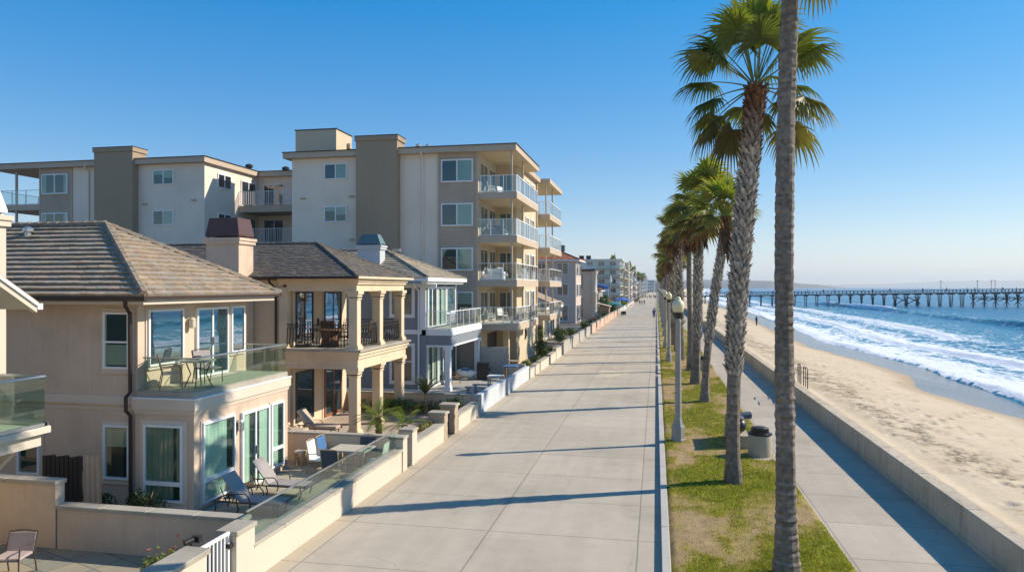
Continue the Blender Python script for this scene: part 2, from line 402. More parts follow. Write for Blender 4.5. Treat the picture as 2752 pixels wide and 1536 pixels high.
def slab_mat(name, base, pitch, lines, y_off=0., tan_edge=None):
    t = NT(name); v = t.pos(); sp = t.n('ShaderNodeSeparateXYZ'); t.l(v, sp.inputs[0])
    wob = t.math('MULTIPLY', t.math('SUBTRACT', t.noise(v, 1.2, 3), .5), .05)
    yy = t.math('ADD', t.math('ADD', sp.outputs[1], wob), 1000+y_off)
    cell = t.math('DIVIDE', yy, pitch); fr = t.math('FRACT', cell)
    d = t.math('MULTIPLY', t.math('ABSOLUTE', t.math('SUBTRACT', fr, .5)), pitch)      # distance from mid slab
    dist = t.math('SUBTRACT', pitch/2, d)
    idn = t.math('FLOOR', cell)
    xid = 0.
    for X in lines:
        dx = t.math('ABSOLUTE', t.math('SUBTRACT', t.math('ADD', sp.outputs[0], t.math('MULTIPLY', wob, .4)), X))
        dist = t.math('MINIMUM', dist, dx)
        g = t.math('GREATER_THAN', sp.outputs[0], X); xid = t.math('ADD', xid, g)
    wn = t.n('ShaderNodeTexWhiteNoise', noise_dimensions='2D'); cb = t.n('ShaderNodeCombineXYZ'); t.l(idn, cb.inputs[0]); t.val(cb.inputs[1], xid); t.l(cb.outputs[0], wn.inputs['Vector'])
    big = t.noise(v, .22, 6, .62); med = t.noise(v, 1.7, 5, .6); fine = t.noise(v, 26, 4, .65)
    c = t.mix(1.0, base, t.ramp(wn.outputs[0],[(0.,.945),(1.,1.05)]), 'MULTIPLY')
    c = t.mix(1.0, c, t.ramp(big,[(.3,.82),(.5,1.),(.7,1.06)]), 'MULTIPLY')
    c = t.mix(1.0, c, t.ramp(med,[(.3,.93),(.7,1.04)]), 'MULTIPLY')
    c = t.mix(1.0, c, t.ramp(fine,[(.3,.93),(.7,1.05)]), 'MULTIPLY')
    # long streaks of traffic wear
    st = t.noise(t.mapv(v,(2.2,.09,1)), 1, 4)
    c = t.mix(1.0, c, t.ramp(st,[(.35,.94),(.65,1.03)]), 'MULTIPLY')
    # gum spots and specks
    vo = t.n('ShaderNodeTexVoronoi'); vo.inputs['Scale'].default_value = 1.05; t.l(v, vo.inputs['Vector'])
    sel = t.math('GREATER_THAN', t.noise(v, .6, 2), .56)
    c = t.mix(t.math('MULTIPLY', t.math('LESS_THAN', vo.outputs['Distance'], .026), t.math('MULTIPLY', sel, .55)), c, (.12,.11,.10))
    if tan_edge:
        e = t.ramp(t.math('SUBTRACT', tan_edge[0], sp.outputs[0]), [(0.,0.),(.25,1.)])
        c = t.mix(t.math('MULTIPLY', e, .8), c, tan_edge[1])
    # cracks
    vc = t.n('ShaderNodeTexVoronoi', feature='DISTANCE_TO_EDGE'); vc.inputs['Scale'].default_value = .16
    dv = t.n('ShaderNodeVectorMath', operation='ADD'); nn = t.n('ShaderNodeTexNoise'); nn.inputs['Scale'].default_value = .8; nn.inputs['Detail'].default_value = 5
    t.l(v, nn.inputs['Vector']); t.l(v, dv.inputs[0]); t.l(nn.outputs['Color'], dv.inputs[1]); t.l(dv.outputs[0], vc.inputs['Vector'])
    cr = t.math('MULTIPLY', t.math('LESS_THAN', vc.outputs['Distance'], .0022), t.math('GREATER_THAN', big, .5))
    c = t.mix(t.math('MULTIPLY', cr, .22), c, (.2,.18,.155))
    j = t.ramp(dist, [(0.,0.),(.012,.15),(.028,1.)])
    c = t.mix(1.0, c, t.ramp(dist,[(0.,.56),(.012,.70),(.028,1.)]), 'MULTIPLY')
    return t.done(t.bsdf(c, .85, .25, normal=t.bump(t.math('ADD', t.math('MULTIPLY', j, .5), t.math('MULTIPLY', fine, .25)), .35, .012)))
M['prom'] = slab_mat('promenade_concrete', (.49,.425,.33), 2.75, (-7.62,-4.05,-.42), .3, (-7.55,(.46,.385,.275)))
M['path'] = slab_mat('path_concrete', (.475,.41,.32), 2.5, (4.2,), .6)
struct(sheet('promenade', -8.12,.13,-12,900,0., M['prom']))
struct(sheet('path', 4.1,7.12,-12,420,.05, M['path']))
mb = MB(); ys = [-12]+[49.5+7*i for i in range(9)]+[900]
for a,b in zip(ys[:-1], ys[1:]):
    a2 = a+(.7 if a > 0 else 0); y = a2; step = 6. if b < 120 else 60.
    while y < b-.05:
        e = min(y+step, b); mb.bbox(.12,.31,y+.006,e-.006,-.02,.125,.018); y = e
struct(mb.build('kerb', M['kerb']))
# faded patch of paint on the promenade
mb = MB(); pts = []
for i in range(26):
    a = 2*PI*i/26; rr = 1+.18*math.sin(3*a+1)+.1*R.uniform(-1,1); pts.append((-3.0+1.05*rr*math.cos(a), 50.2+1.9*rr*math.sin(a), .004))
mb.face(pts); t = NT('faded_paint'); n = t.noise(t.pos(), 2.5, 5)
M['fadedpaint'] = t.done(t.bsdf(t.mix(t.ramp(n,[(.35,0.),(.6,1.)]), (.50,.435,.345), (.58,.50,.32)), .8, .2))
struct(mb.build('faded_paint_patch', M['fadedpaint']))

# ------------------------------------------------------------------ lawn strip with patchy turf
def lawn_fields(X, Y):
    a = fbm(X*.55+3, Y*.30, 3, 5); b = fbm(X*1.9, Y*1.5, 11, 4)
    g = sstep(.38,.64, a*.66+b*.34 - .05*np.exp(-((X-1.2)/.9)**2) + .05+.17*np.exp(-((Y-16)/3.4)**2)*(1-.8*np.exp(-((X-.95)/.5)**2-((Y-17.8)/1.2)**2)))
    near = np.exp(-((Y-21.3)/1.3)**2)*np.exp(-((X-1.9)/1.7)**2); g = np.clip(g+near*.9,0,1)
    return g, a, b
def lawn_col(X, Y):
    g, a, b = lawn_fields(X, Y); c = fbm(X*6, Y*6, 23, 3)
    dry = np.stack([.33+.14*b, .235+.10*b, .125+.06*b], -1); green = np.stack([.15+.13*c, .175+.10*c, .02+.018*c], -1)
    olive = np.stack([.27+.06*c, .225+.05*c, .07+0*c], -1)
    k = g[...,None]; col = np.where(k < .5, dry*(1-k*2)+olive*(k*2), olive*(2-k*2)+green*(k*2-1))
    return col*(.78+.44*c[...,None]), g
xs = np.linspace(.30,4.12,64)
ys = np.concatenate([np.arange(-12,8,.5), np.arange(8,48,.09), 48+np.cumsum(.09*1.03**np.arange(1,150))]); ys = ys[ys < 420]
X, Y = np.meshgrid(xs, ys); colr, g = lawn_col(X, Y)
edge = np.minimum(sstep(.30,.42,X), sstep(4.12,3.98,X))
Z = .055+edge*(.045+.05*fbm(X*1.2,Y*1.2,5,4)+.018*g)
t = NT('turf'); a = t.n('ShaderNodeAttribute', attribute_name='Col').outputs['Color']; v = t.pos()
fn = t.noise(t.mapv(v,(1,1,1)), 38, 5, .7)
M['turf'] = t.done(t.bsdf(t.mix(1.0, a, t.ramp(fn,[(.25,.62),(.7,1.28)]), 'MULTIPLY'), .95, .05, normal=t.bump(fn,.9,.03)))
struct(grid_obj('lawn', X, Y, Z, M['turf'], {'Col': colr}))
rs = np.random.RandomState(4)
N = 120000
yy = 11+(rs.rand(N)**1.7)*62; xx = .33+rs.rand(N)*3.77
colb, gb = lawn_col(xx[None], yy[None]); colb = colb[0]; gb = gb[0]
keep = rs.rand(N) < (.25+.75*gb); xx = xx[keep]; yy = yy[keep]; colb = colb[keep]; gb = gb[keep]; n = len(xx)
h = (.018+.042*gb)*(.6+.8*rs.rand(n)); wd = .005+.006*rs.rand(n)+.00022*(yy-11); an = rs.rand(n)*2*PI; ln = h*(rs.rand(n)*.9)
zb = .055+np.minimum(sstep(.30,.42,xx), sstep(4.12,3.98,xx))*(.045+.05*fbm(xx*1.2,yy*1.2,5,4)+.018*gb)
a2 = rs.rand(n)*2*PI
V = np.zeros((n,3,3)); ca = np.cos(an)*wd; sa = np.sin(an)*wd
V[:,0] = np.stack([xx-ca,yy-sa,zb],-1); V[:,1] = np.stack([xx+ca,yy+sa,zb],-1)
V[:,2] = np.stack([xx+np.cos(a2)*ln,yy+np.sin(a2)*ln,zb+h],-1)
me = bpy.data.meshes.new('grass'); me.vertices.add(n*3); me.vertices.foreach_set('co', V.astype(np.float32).ravel())
me.loops.add(n*3); me.loops.foreach_set('vertex_index', np.arange(n*3,dtype=np.int32)); me.polygons.add(n)
me.polygons.foreach_set('loop_start', np.arange(0,n*3,3,dtype=np.int32)); me.update(calc_edges=True)
at = me.attributes.new('Col','FLOAT_COLOR','POINT'); cc = np.ones((n,3,4),np.float32); cc[...,:3] = (colb*(.8+.7*rs.rand(n,1))*np.where(rs.rand(n,1) < .3, np.array([[1.5,1.15,1.1]]), 1.))[:,None]; at.data.foreach_set('color', cc.ravel())
me.materials.append(M['leaf']); go = bpy.data.objects.new('grass', me); COL.objects.link(go)
tag(go, 'short patchy turf growing in the strip between promenade and path', 'grass', kind='stuff')

# ------------------------------------------------------------------ sea wall
wall = thing('sea_wall', 'long low concrete sea wall between the path and the sand', 'wall', (7.24,30,0))
mb = MB(); ys = [-12, 5.2]; y = 5.2
while y < 300: y += 3.3 if y < 80 else 12; ys.append(y)
for a,b in zip(ys[:-1], ys[1:]): mb.bbox(7.08,7.44,a+.005,b-.005,-.1,.85,.02)
mb.build('wall', M['seawall'], wall)
mb = MB()
for a,b in zip(ys[:-1], ys[1:]):
    if b < 90: mb.box(7.06,7.079,a+.02,b-.02,-.1,.155)
mb.build('footing', M['seawall'], wall)
hr = thing('handrail', 'dark pipe handrails at the beach steps behind the sea wall', 'handrail', (7.6,39.8,.8))
for y0,y1 in ((38.95,40.2),(40.7,41.7)):
    mb = MB(); mb.tube([(7.62,y0,.7),(7.62,y0,1.78),(7.62,y0+.06,1.84),(7.66,y1-.06,1.80),(7.66,y1,1.72),(7.66,y1,.7)], .026, 7); mb.tube([(7.62,y0,1.30),(7.66,y1,1.26)], .02, 6); mb.tube([(7.64,(y0+y1)/2,.7),(7.64,(y0+y1)/2,1.82)], .02, 6); mb.build('rail', M['bronze'], hr)

# ------------------------------------------------------------------ beach
wetY = [-20,0,36.3,41.5,46,53,62,73,85,100,155,233,300,600,1000,3000]; wetX = [17.2,16.9,16.3,15.6,15.1,16.7,16.5,15.4,15.35,15.7,18.2,19,19.5,29,48,180]
foY = [-20,0,46,53,57,65,81,95,123,148,233,300,600,1000,3000]; foX = [20.6,20.7,20.8,21.4,21.4,22.4,21.7,20.5,22.2,23.2,26.0,24.5,35,60,200]
ys = np.concatenate([np.arange(-12,8,.4), np.arange(8,46,.085), 46+np.cumsum(.085*1.028**np.arange(1,170))]); ys = ys[ys < 1200]
u = np.linspace(0,1,190)
wx = np.interp(ys, wetY, wetX); fx = np.interp(ys, foY, foX)
wx = wx+.5*(fbm(ys*.25,ys*0,41,4)-.5)*2
X = 7.40+u[None,:]**1.05*((fx+9)[:,None]-7.40); Y = np.repeat(ys[:,None], len(u), 1)
WX = wx[:,None]; FX = fx[:,None]
zdry = .74-.75*np.clip((X-8.5)/(WX-8.5),0,1)**1.25
Z = np.where(X < WX, zdry, -.01-.85*np.clip((X-WX)/(FX-WX),0,2.2)**.9)
dryk = sstep(0,1.6,WX-X)
Z = Z+dryk*(.06*(fbm(X*.4,Y*.25,51,2)-.5)+.012*(fbm(X*3.2,Y*2.6,57,3)-.5))
nearw = np.exp(-((X-9.3-.9*(fbm(Y*.25,X*0,61,3)-.5))/.95)**2)
debris = np.clip(nearw*sstep(.42,.62, fbm(X*1.6,Y*1.1,63,5))*1.5,0,1)*dryk
Z = Z+.05*debris*(fbm(X*9,Y*9,67,3)-.4)
# footprints: many shallow dents
pr = np.random.RandomState(12); nfp = 520
py = 8+(pr.rand(nfp)**1.5)*70; px = 8.2+pr.rand(nfp)*6.6; px = np.where(pr.rand(nfp) < .6, 9.9+pr.randn(nfp)*1.0, px)
for k in range(9):   # walking tracks
    y0 = 10+pr.rand()*55; x0 = 8.5+pr.rand()*5; hd = PI/2+pr.randn()*.5
    for j in range(14):
        i = (k*14+j) % nfp; px[i] = x0+math.cos(hd)*j*.62+(.11 if j%2 else -.11); py[i] = y0+math.sin(hd)*j*.62
dent = np.zeros_like(Z)
for x0,y0,rr in zip(px,py,pr.rand(nfp)):
    if x0 < 7.9: continue
    i0,i1 = np.searchsorted(ys,[y0-.5,y0+.5])
    if i1 <= i0: continue
    sx = X[i0:i1]; sy = Y[i0:i1]; q = ((sx-x0)/(.09+.05*rr))**2+((sy-y0)/(.12+.07*rr))**2
    dent[i0:i1] += -(.05+.065*rr)*np.exp(-q)+.02*np.exp(-(np.sqrt(q)-1.7)**2*4)
Z = Z+np.clip(dent,-.11,.05)*sstep(.2,1.0,WX-X)
topf = sstep(8.0,7.42,X); Z = Z*(1-topf)+topf*np.maximum(.80+.03*fbm(X*3,Y*3,71,3),0)
Z[:,0] = .78
wet = sstep(.25,-.15, WX-X+.25*(fbm(X*1.2,Y*.8,73,4)-.5)); damp = sstep(1.9,.1, WX-X+.9*(fbm(X*.7,Y*.35,75,4)-.5))
t = NT('beach_sand'); v = t.pos()
aw = t.n('ShaderNodeAttribute', attribute_name='wet').outputs['Fac']; ad = t.n('ShaderNodeAttribute', attribute_name='damp').outputs['Fac']; ab = t.n('ShaderNodeAttribute', attribute_name='debris').outputs['Fac']
big = t.noise(v,.5,5); fine = t.noise(v,24,5,.7); mid = t.noise(v,4,5,.65)
c = t.ramp(big,[(.3,(.62,.495,.335)),(.7,(.68,.55,.385))])
c = t.mix(1.0, c, t.ramp(mid,[(.3,.90),(.7,1.05)]), 'MULTIPLY'); c = t.mix(1.0, c, t.ramp(fine,[(.3,.88),(.7,1.06)]), 'MULTIPLY')
c = t.mix(t.math('MULTIPLY', ab, t.ramp(t.noise(v,5,5,.7),[(.40,0.),(.58,.85)])), c, (.15,.11,.07))
c = t.mix(t.math('MULTIPLY', ad, .62), c, (.36,.26,.16)); c = t.mix(t.math('MULTIPLY', aw, .9), c, (.17,.135,.11))
rg = t.math('SUBTRACT', .95, t.math('MULTIPLY', aw, .78))
M['sand'] = t.done(t.bsdf(c, rg, t.math('ADD', .1, t.math('MULTIPLY', aw, .9)), normal=t.bump(t.math('ADD', fine, mid), .35, .03)))
struct(grid_obj('beach', X, Y, Z, M['sand'], {'wet': wet, 'damp': damp, 'debris': debris}))

# ------------------------------------------------------------------ sea with surf
def axis(a, b, d, end, g):
    s = list(np.arange(a, b, d)); x = s[-1]; 
    while x < end: d *= g; x += d; s.append(x)
    return np.array(s)
ys = axis(-14, 300, .55, 22000, 1.13); sx = axis(0, 92, .42, 26000, 1.12)
fx = np.interp(ys, foY, foX)
X = fx[:,None]+sx[None,:]-.35; Y = np.repeat(ys[:,None], len(sx), 1); S = np.repeat(sx[None,:], len(ys), 0)
jag = 2.2*(fbm(Y*.13,Y*0+1,81,5)-.5)+.8*(fbm(Y*.9,Y*0+2,83,3)-.5); S2 = S+jag*np.exp(-S/14)
lace = fbm(X*.85,Y*.42,91,6,.6); lace2 = fbm(X*2.6,Y*1.2,95,5,.62); streak = fbm(X*.9,Y*.10,97,5,.6)
def bore(s0, wf, wb, amp, seed, freq=.02):
    off = 5.0*(fbm(Y*freq,Y*0,seed,3)-.5)
    d = S2-s0-off; k = amp*np.clip(.35+1.3*(fbm(Y*.022,Y*0+5,seed+2,3)-.2),.15,1.25)
    return np.where(d < 0, np.exp(-(d/wf)**2), np.exp(-(d/wb)**2))*k, d, k
b1,d1,k1 = bore(1.0,.45,2.6,.26,101); b2,d2,k2 = bore(9.5,.5,2.4,.30,105); b3,d3,k3 = bore(19,.6,2.8,.26,109); b4,d4,k4 = bore(39,1.1,3.6,1.45,113,.012); b5,d5,k5 = bore(66,2.5,5,.5,117)
chop = .05*(fbm(X*1.1,Y*.8,121,4)-.5)+.10*(fbm(X*.25,Y*.12,123,4)-.5)*sstep(2,20,S)
roll = .12*sstep(.35,.7,lace2)
Z = -.93+.12*sstep(0,12,S)*0+b1+b2+b3+b4+b5+chop*2
Z = np.where(S2 < 1.2, np.minimum(Z, -.80+.25*np.clip(S2,0,1.2)), Z)
dens = np.interp(S2, [-3,0,.25,2.5,5,8,9.5,11.5,15,18.5,20,23,28,37,39,42,60,72], [0,0,.92,.72,.46,.36,.70,.50,.28,.48,.46,.27,.20,.12,.24,.18,.08,.0])
dens = dens*(.55+.9*fbm(X*.10,Y*.045,131,4))
edge = sstep(0,.25,S2)
dens = np.maximum(dens, .98*np.exp(-((d1+.1)/.9)**2)*edge)
for b,d,k,th in ((b2,d2,k2,.45),(b3,d3,k3,.50),(b4,d4,k4,.56)):
    dens = np.maximum(dens, np.exp(-((d+.35)/(1.0 if b is b4 else 1.3))**2)*sstep(th,th+.2,k/k.max()+.2*(lace-.5)))
foam = np.clip(dens*edge,0,1); foam = np.where(S > 78, 0, foam)
Z = Z+foam*roll
Z = np.where(S > 88, -1.0, Z)
teal = np.clip(b4*.9+b5*.5+.35*np.exp(-(S/45)**2),0,1)
t = NT('sea_water'); v = t.pos(); af = t.n('ShaderNodeAttribute', attribute_name='foam').outputs['Fac']; at_ = t.n('ShaderNodeAttribute', attribute_name='teal').outputs['Fac']
l1 = t.noise(t.mapv(v,(.62,.30,1)),1,9,.72,1.2); l2 = t.noise(v,5.5,5,.65)
wn_ = t.n('ShaderNodeTexNoise'); wn_.inputs['Scale'].default_value = .7; wn_.inputs['Detail'].default_value = 5; t.l(v, wn_.inputs['Vector'])
va = t.n('ShaderNodeVectorMath', operation='ADD'); t.l(v, va.inputs[0]); t.l(wn_.outputs['Color'], va.inputs[1])
vr = t.n('ShaderNodeTexVoronoi', feature='DISTANCE_TO_EDGE'); vr.inputs['Scale'].default_value = .95; t.l(t.mapv(va.outputs[0],(1,.55,.0)), vr.inputs['Vector'])
web = t.ramp(vr.outputs['Distance'],[(0.,1.),(.28,0.)])
l1 = t.ramp(l1,[(.32,0.),(.68,1.)])
pat = t.math('ADD', t.math('MULTIPLY', l1, .74), t.math('ADD', t.math('MULTIPLY', web, .20), t.math('MULTIPLY', l2, .16)))
fo = t.ramp(t.math('ADD', pat, t.math('MULTIPLY', af, .80)), [(.93,0.),(1.0,.55),(1.12,1.)])
fo.node.color_ramp.elements[0].position = .455; fo.node.color_ramp.elements[1].position = .52; fo.node.color_ramp.elements[2].position = .60
for l_ in list(fo.node.inputs[0].links): t.t.links.remove(l_)
t.l(t.math('MULTIPLY', t.math('ADD', pat, af), .5), fo.node.inputs[0])
fo = t.math('MULTIPLY', fo, t.ramp(af,[(.02,0.),(.14,1.)]))
big = t.noise(t.mapv(v,(.02,.006,1)),1,4)
wc = t.mix(at_, t.ramp(big,[(.3,(.006,.125,.25)),(.7,(.012,.175,.31))]), (.015,.26,.30))
h1 = t.noise(t.mapv(v,(.55,.16,1)),1,5,.6); h2 = t.noise(t.mapv(v,(2.4,1.1,1)),1,5,.65)
nb = t.bump(t.math('ADD', t.math('MULTIPLY', h1, 1.6), t.math('MULTIPLY', h2, .35)), .9, .55)
water = t.bsdf(wc, .25, .22, normal=nb)
foamb = t.bsdf(t.ramp(l2,[(.3,(.66,.70,.74)),(.6,(.86,.88,.9))]), .9, .1, normal=t.bump(t.math('ADD',l1,l2),.6,.12))
mx = t.n('ShaderNodeMixShader'); t.l(fo, mx.inputs[0]); t.l(water.outputs[0], mx.inputs[1]); t.l(foamb.outputs[0], mx.inputs[2])
M['sea'] = t.done(mx)
struct(grid_obj('sea', X, Y, Z, M['sea'], {'foam': foam, 'teal': teal}))
# ------------------------------------------------------------------ palms
def frond(mb, rnd, o, az, el, pet, rad, col, droop=.5, nl=26, wind=0., pcol=(.22,.24,.07), half=118, seg=3, wid=1.):
    d = Vector((math.cos(az)*math.cos(el), math.sin(az)*math.cos(el), math.sin(el))); d = (d+Vector((-wind,0,0))).normalized()
    pts = [Vector(o)]; p = Vector(o); dd = d.copy()
    for i in range(4):
        dd = (dd+Vector((0,0,-.07*droop-.05*(1-abs(d.z))))).normalized(); p = p+dd*pet/4; pts.append(p.copy())
    mb.tube(pts, [.03,.026,.02,.017,.014], 3, pcol)
    t = dd; s = t.cross(Vector((0,0,1)))
    if s.length < .1: s = Vector((-math.sin(az), math.cos(az), 0))
    s.normalize(); s = (s+Vector((0,0,rnd.uniform(-.35,.35)))).normalized(); n = s.cross(t).normalized()
    for i in range(nl):
        th = math.radians(-half+2*half*(i+.5)/nl); L = rad*(.66+.34*math.cos(th*.72))*rnd.uniform(.9,1.08)
        dirv = (t*math.cos(th)+s*math.sin(th)-n*.32*abs(math.sin(th))).normalized()
        side = n.cross(dirv).normalized(); w0 = wid*1.16*L*math.radians(half)/nl
        q = p.copy(); prev = None; k = rnd.uniform(.75,1.2); c0 = [x*k for x in col]; dv = dirv.copy()
        prof = [(0,.10),(.42,.56),(.68,.27),(.88,.13),(1.,.02)] if seg > 3 else [(0,.12),(.45,.58),(.78,.26),(1.,.02)]
        lf = 0
        for j,(f,wf) in enumerate(prof):
            if j:
                g = droop*(.06 if f <= .5 else .7)*rnd.uniform(.7,1.3); dv = (dv+Vector((-wind*.25,0,-g))).normalized(); q = q+dv*L*(f-lf); lf = f
            hw = w0*wf; ring = [q-side*hw+n*hw*.35, q-n*hw*.25, q+side*hw+n*hw*.35]
            if prev:
                cc = c0 if j < len(prof)-1 else [c0[0]*1.5+.04, c0[1]*1.05, c0[2]]
                mb.face([prev[0],prev[1],ring[1],ring[0]], cc); mb.face([prev[1],prev[2],ring[2],ring[1]], cc)
            prev = ring
def crown_mesh(name, seed, nf=42, pet=1.15, rad=1.15, lo=-55, hi=86, dead=8, nl=26, wind=.12, yellow=.0, seg=3, wid=1., skirt=0, droop=.55, skip=None):
    rnd = random.Random(seed); mb = MB(); ga = 2.39996
    for i in range(nf):
        f = i/(nf-1); el = math.radians(lo+(hi-lo)*(f**.82)+rnd.uniform(-13,13)); az = i*ga+rnd.uniform(-.25,.25)
        if skip is not None and f < .5 and math.cos(az-skip) > .66: continue
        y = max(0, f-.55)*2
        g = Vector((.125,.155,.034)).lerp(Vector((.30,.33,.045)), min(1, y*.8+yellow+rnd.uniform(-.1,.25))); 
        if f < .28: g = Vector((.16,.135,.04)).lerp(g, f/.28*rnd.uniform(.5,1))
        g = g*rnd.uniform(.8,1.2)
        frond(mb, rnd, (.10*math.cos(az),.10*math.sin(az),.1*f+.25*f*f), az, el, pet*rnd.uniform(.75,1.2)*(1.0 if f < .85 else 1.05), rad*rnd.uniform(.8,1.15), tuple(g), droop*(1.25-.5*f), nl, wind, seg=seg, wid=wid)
    for i in range(dead):
        az = rnd.uniform(0,2*PI); g = Vector((.21,.13,.06))*rnd.uniform(.7,1.3)
        frond(mb, rnd, (.12*math.cos(az),.12*math.sin(az),-.15-rnd.random()*.2), az, math.radians(rnd.uniform(-70,-35)), pet*.8, rad*.8, tuple(g), 1.1, max(10,nl-10), wind*.5, (.2,.12,.06), seg=seg)
    for i in range(skirt):
        az = rnd.uniform(0,2*PI); z = -.2-rnd.random()*1.5; g = Vector((.17,.095,.05))*rnd.uniform(.6,1.3)
        a = Vector((.17*math.cos(az),.17*math.sin(az),z)); b = a+Vector((.22*math.cos(az),.22*math.sin(az),-rnd.uniform(.45,.85)))
        sd = Vector((-math.sin(az),math.cos(az),0))*.05
        m = (a+b)/2+Vector((math.cos(az),math.sin(az),0))*.08
        mb.face([a-sd,a+sd,m+sd*1.6,m-sd*1.6], tuple(g)); mb.face([m-sd*1.6,m+sd*1.6,b+sd*.3,b-sd*.3], tuple(g*.8))
    return mb.mesh(name)
def trunk_mesh(name, seed, H, r0, r1, lean=(0,0), boots=None, top_brown=2., flare=1.35, swell=0., nseg=None, n=18, ring=.012):
    """tapered trunk with growth rings; boots=(z0,z1,rows step,per ring,size) adds the old leaf bases"""
    rnd = random.Random(seed); mb = MB(); nseg = nseg or int(H/.10)
    def ctr(z):
        f = z/H; return (lean[0]*f**1.6+.05*math.sin(f*5+seed), lean[1]*f+.04*math.sin(f*4+seed*2))
    def rad(z):
        f = z/H; r = r0+(r1-r0)*f
        r *= 1+(flare-1)*math.exp(-(z/.62)**1.3); r *= 1+swell*math.sin(f*9+seed)+swell*.6*math.sin(f*23+seed)
        return r
    vs = []; fs = []; cs = []
    for i in range(nseg+1):
        z = H*i/nseg; cx,cy = ctr(z); r = rad(z)*(1+rnd.uniform(-ring,ring)*2+(ring*1.6 if i%3 == 0 else 0))
        for k in range(n):
            a = 2*PI*k/n; rr = r*(1+.035*math.sin(k*2.1+z*1.3)+rnd.uniform(-.012,.012)); vs.append((cx+rr*math.cos(a), cy+rr*math.sin(a), z-.12*(i==0)))
    base = Vector((.24,.195,.155)); dark = Vector((.12,.095,.078)); brown = Vector((.12,.065,.035))
    for i in range(nseg):
        z = H*i/nseg; b = base.lerp(dark, .55*rnd.random()*(1 if i%3 else .3))
        blot = fbm(np.array([z*.9+seed]), np.array([seed*1.7]), 3, 3)[0]; b = b*(.72+.5*blot)
        b = b.lerp(brown, min(1,max(0,(z-(H-top_brown))/top_brown))**1.5*.85)
        if boots and boots[0]-.1 < z < boots[1]: b = b*.5  # trunk colour darkened behind the boots, shade of the gaps painted in
        for k in range(n):
            j = (k+1)%n; fs.append((i*n+k,i*n+j,(i+1)*n+j,(i+1)*n+k)); v = rnd.uniform(.82,1.15); mb.c.append(tuple(b*v)); 
    mb.v = vs; mb.f = fs
    mb.f.append(tuple(nseg*n+k for k in range(n))); mb.c.append((.1,.06,.03))
    if boots:
        z0,z1,step,per,size = boots; row = 0; z = z0
        while z < z1:
            cx,cy = ctr(z); r = rad(z)
            for k in range(per):
                a = 2*PI*(k+.5*(row%2)+rnd.uniform(-.12,.12))/per+row*.13; s = size*rnd.uniform(.75,1.25)
                up = Vector((0,0,1)); out = Vector((math.cos(a),math.sin(a),0)); sd = Vector((-math.sin(a),math.cos(a),0)); p = Vector((cx,cy,z+rnd.uniform(-.02,.02)))+out*(r*.97)
                sl = rnd.uniform(-.35,.35); tip = p+out*s*rnd.uniform(.45,1.0)+up*s*1.0+sd*sl*s
                f = max(0,(z-(H-top_brown))/top_brown); g = Vector((.43,.37,.31)).lerp(Vector((.17,.085,.045)), min(1,f*1.3))*rnd.uniform(.6,1.3)
                L = p-sd*s*.55; Rr = p+sd*s*.55; B = p-up*s*.55+out*.012
                tl = tip-sd*s*.2; tr = tip+sd*s*.2
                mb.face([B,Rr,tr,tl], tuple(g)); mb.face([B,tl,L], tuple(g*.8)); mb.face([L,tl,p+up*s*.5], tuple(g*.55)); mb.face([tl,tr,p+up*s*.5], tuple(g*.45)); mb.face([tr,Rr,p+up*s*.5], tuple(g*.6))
            z += step; row += 1
    return mb.mesh(name)
def palm(label, loc, tm, cm, top, rz=0, sc=1.0, grp='palms along the promenade', nm='palm_tree', tsc=1.0):
    p = thing(nm, label, 'palm tree', loc, grp)
    for nme,me,mt,l in (('trunk',tm,M['bark'],(0,0,0)),('crown',cm,M['palm'],top)):
        if not me.materials: me.materials.append(mt)
        o = bpy.data.objects.new(nme, me); COL.objects.link(o); o.parent = p; o.location = l
        if nme == 'crown': o.rotation_euler = (0,0,rz); o.scale = (sc,sc,sc)
    return p
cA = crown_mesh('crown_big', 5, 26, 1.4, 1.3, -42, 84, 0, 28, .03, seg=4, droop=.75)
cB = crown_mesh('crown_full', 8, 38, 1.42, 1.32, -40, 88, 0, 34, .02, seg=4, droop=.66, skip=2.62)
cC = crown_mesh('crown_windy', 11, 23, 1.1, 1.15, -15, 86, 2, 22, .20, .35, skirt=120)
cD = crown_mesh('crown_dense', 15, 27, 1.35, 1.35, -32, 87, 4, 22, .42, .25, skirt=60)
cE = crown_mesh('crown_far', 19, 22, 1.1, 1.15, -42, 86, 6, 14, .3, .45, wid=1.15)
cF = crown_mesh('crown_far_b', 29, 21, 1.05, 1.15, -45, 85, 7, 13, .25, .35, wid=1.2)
tA = trunk_mesh('trunk_smooth_near', 2, 14.0, .205, .15, (.18,.1), None, 2.5, 1.3, .045, 240, 20, .032)
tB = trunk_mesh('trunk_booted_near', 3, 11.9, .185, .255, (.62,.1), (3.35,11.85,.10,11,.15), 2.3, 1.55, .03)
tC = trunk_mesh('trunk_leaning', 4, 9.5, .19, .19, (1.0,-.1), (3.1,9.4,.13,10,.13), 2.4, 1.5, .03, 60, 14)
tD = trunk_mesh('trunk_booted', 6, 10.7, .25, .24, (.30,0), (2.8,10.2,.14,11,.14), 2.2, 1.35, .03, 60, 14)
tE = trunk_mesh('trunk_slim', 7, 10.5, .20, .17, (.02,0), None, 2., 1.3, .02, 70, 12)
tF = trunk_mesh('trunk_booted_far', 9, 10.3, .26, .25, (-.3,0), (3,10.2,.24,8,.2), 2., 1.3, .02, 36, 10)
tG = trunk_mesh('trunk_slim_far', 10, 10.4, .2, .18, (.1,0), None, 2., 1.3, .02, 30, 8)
palm('smooth grey palm trunk nearest the camera beside the path, its crown above the frame', (2.56,15.4,.08), tA, cA, (.19,.12,14.0), .9)
palm('tall palm with shaggy boots and full crown, next to the concrete bench', (2.28,22.45,.10), tB, cB, (.65,.12,11.85), 2.1, 1.06)
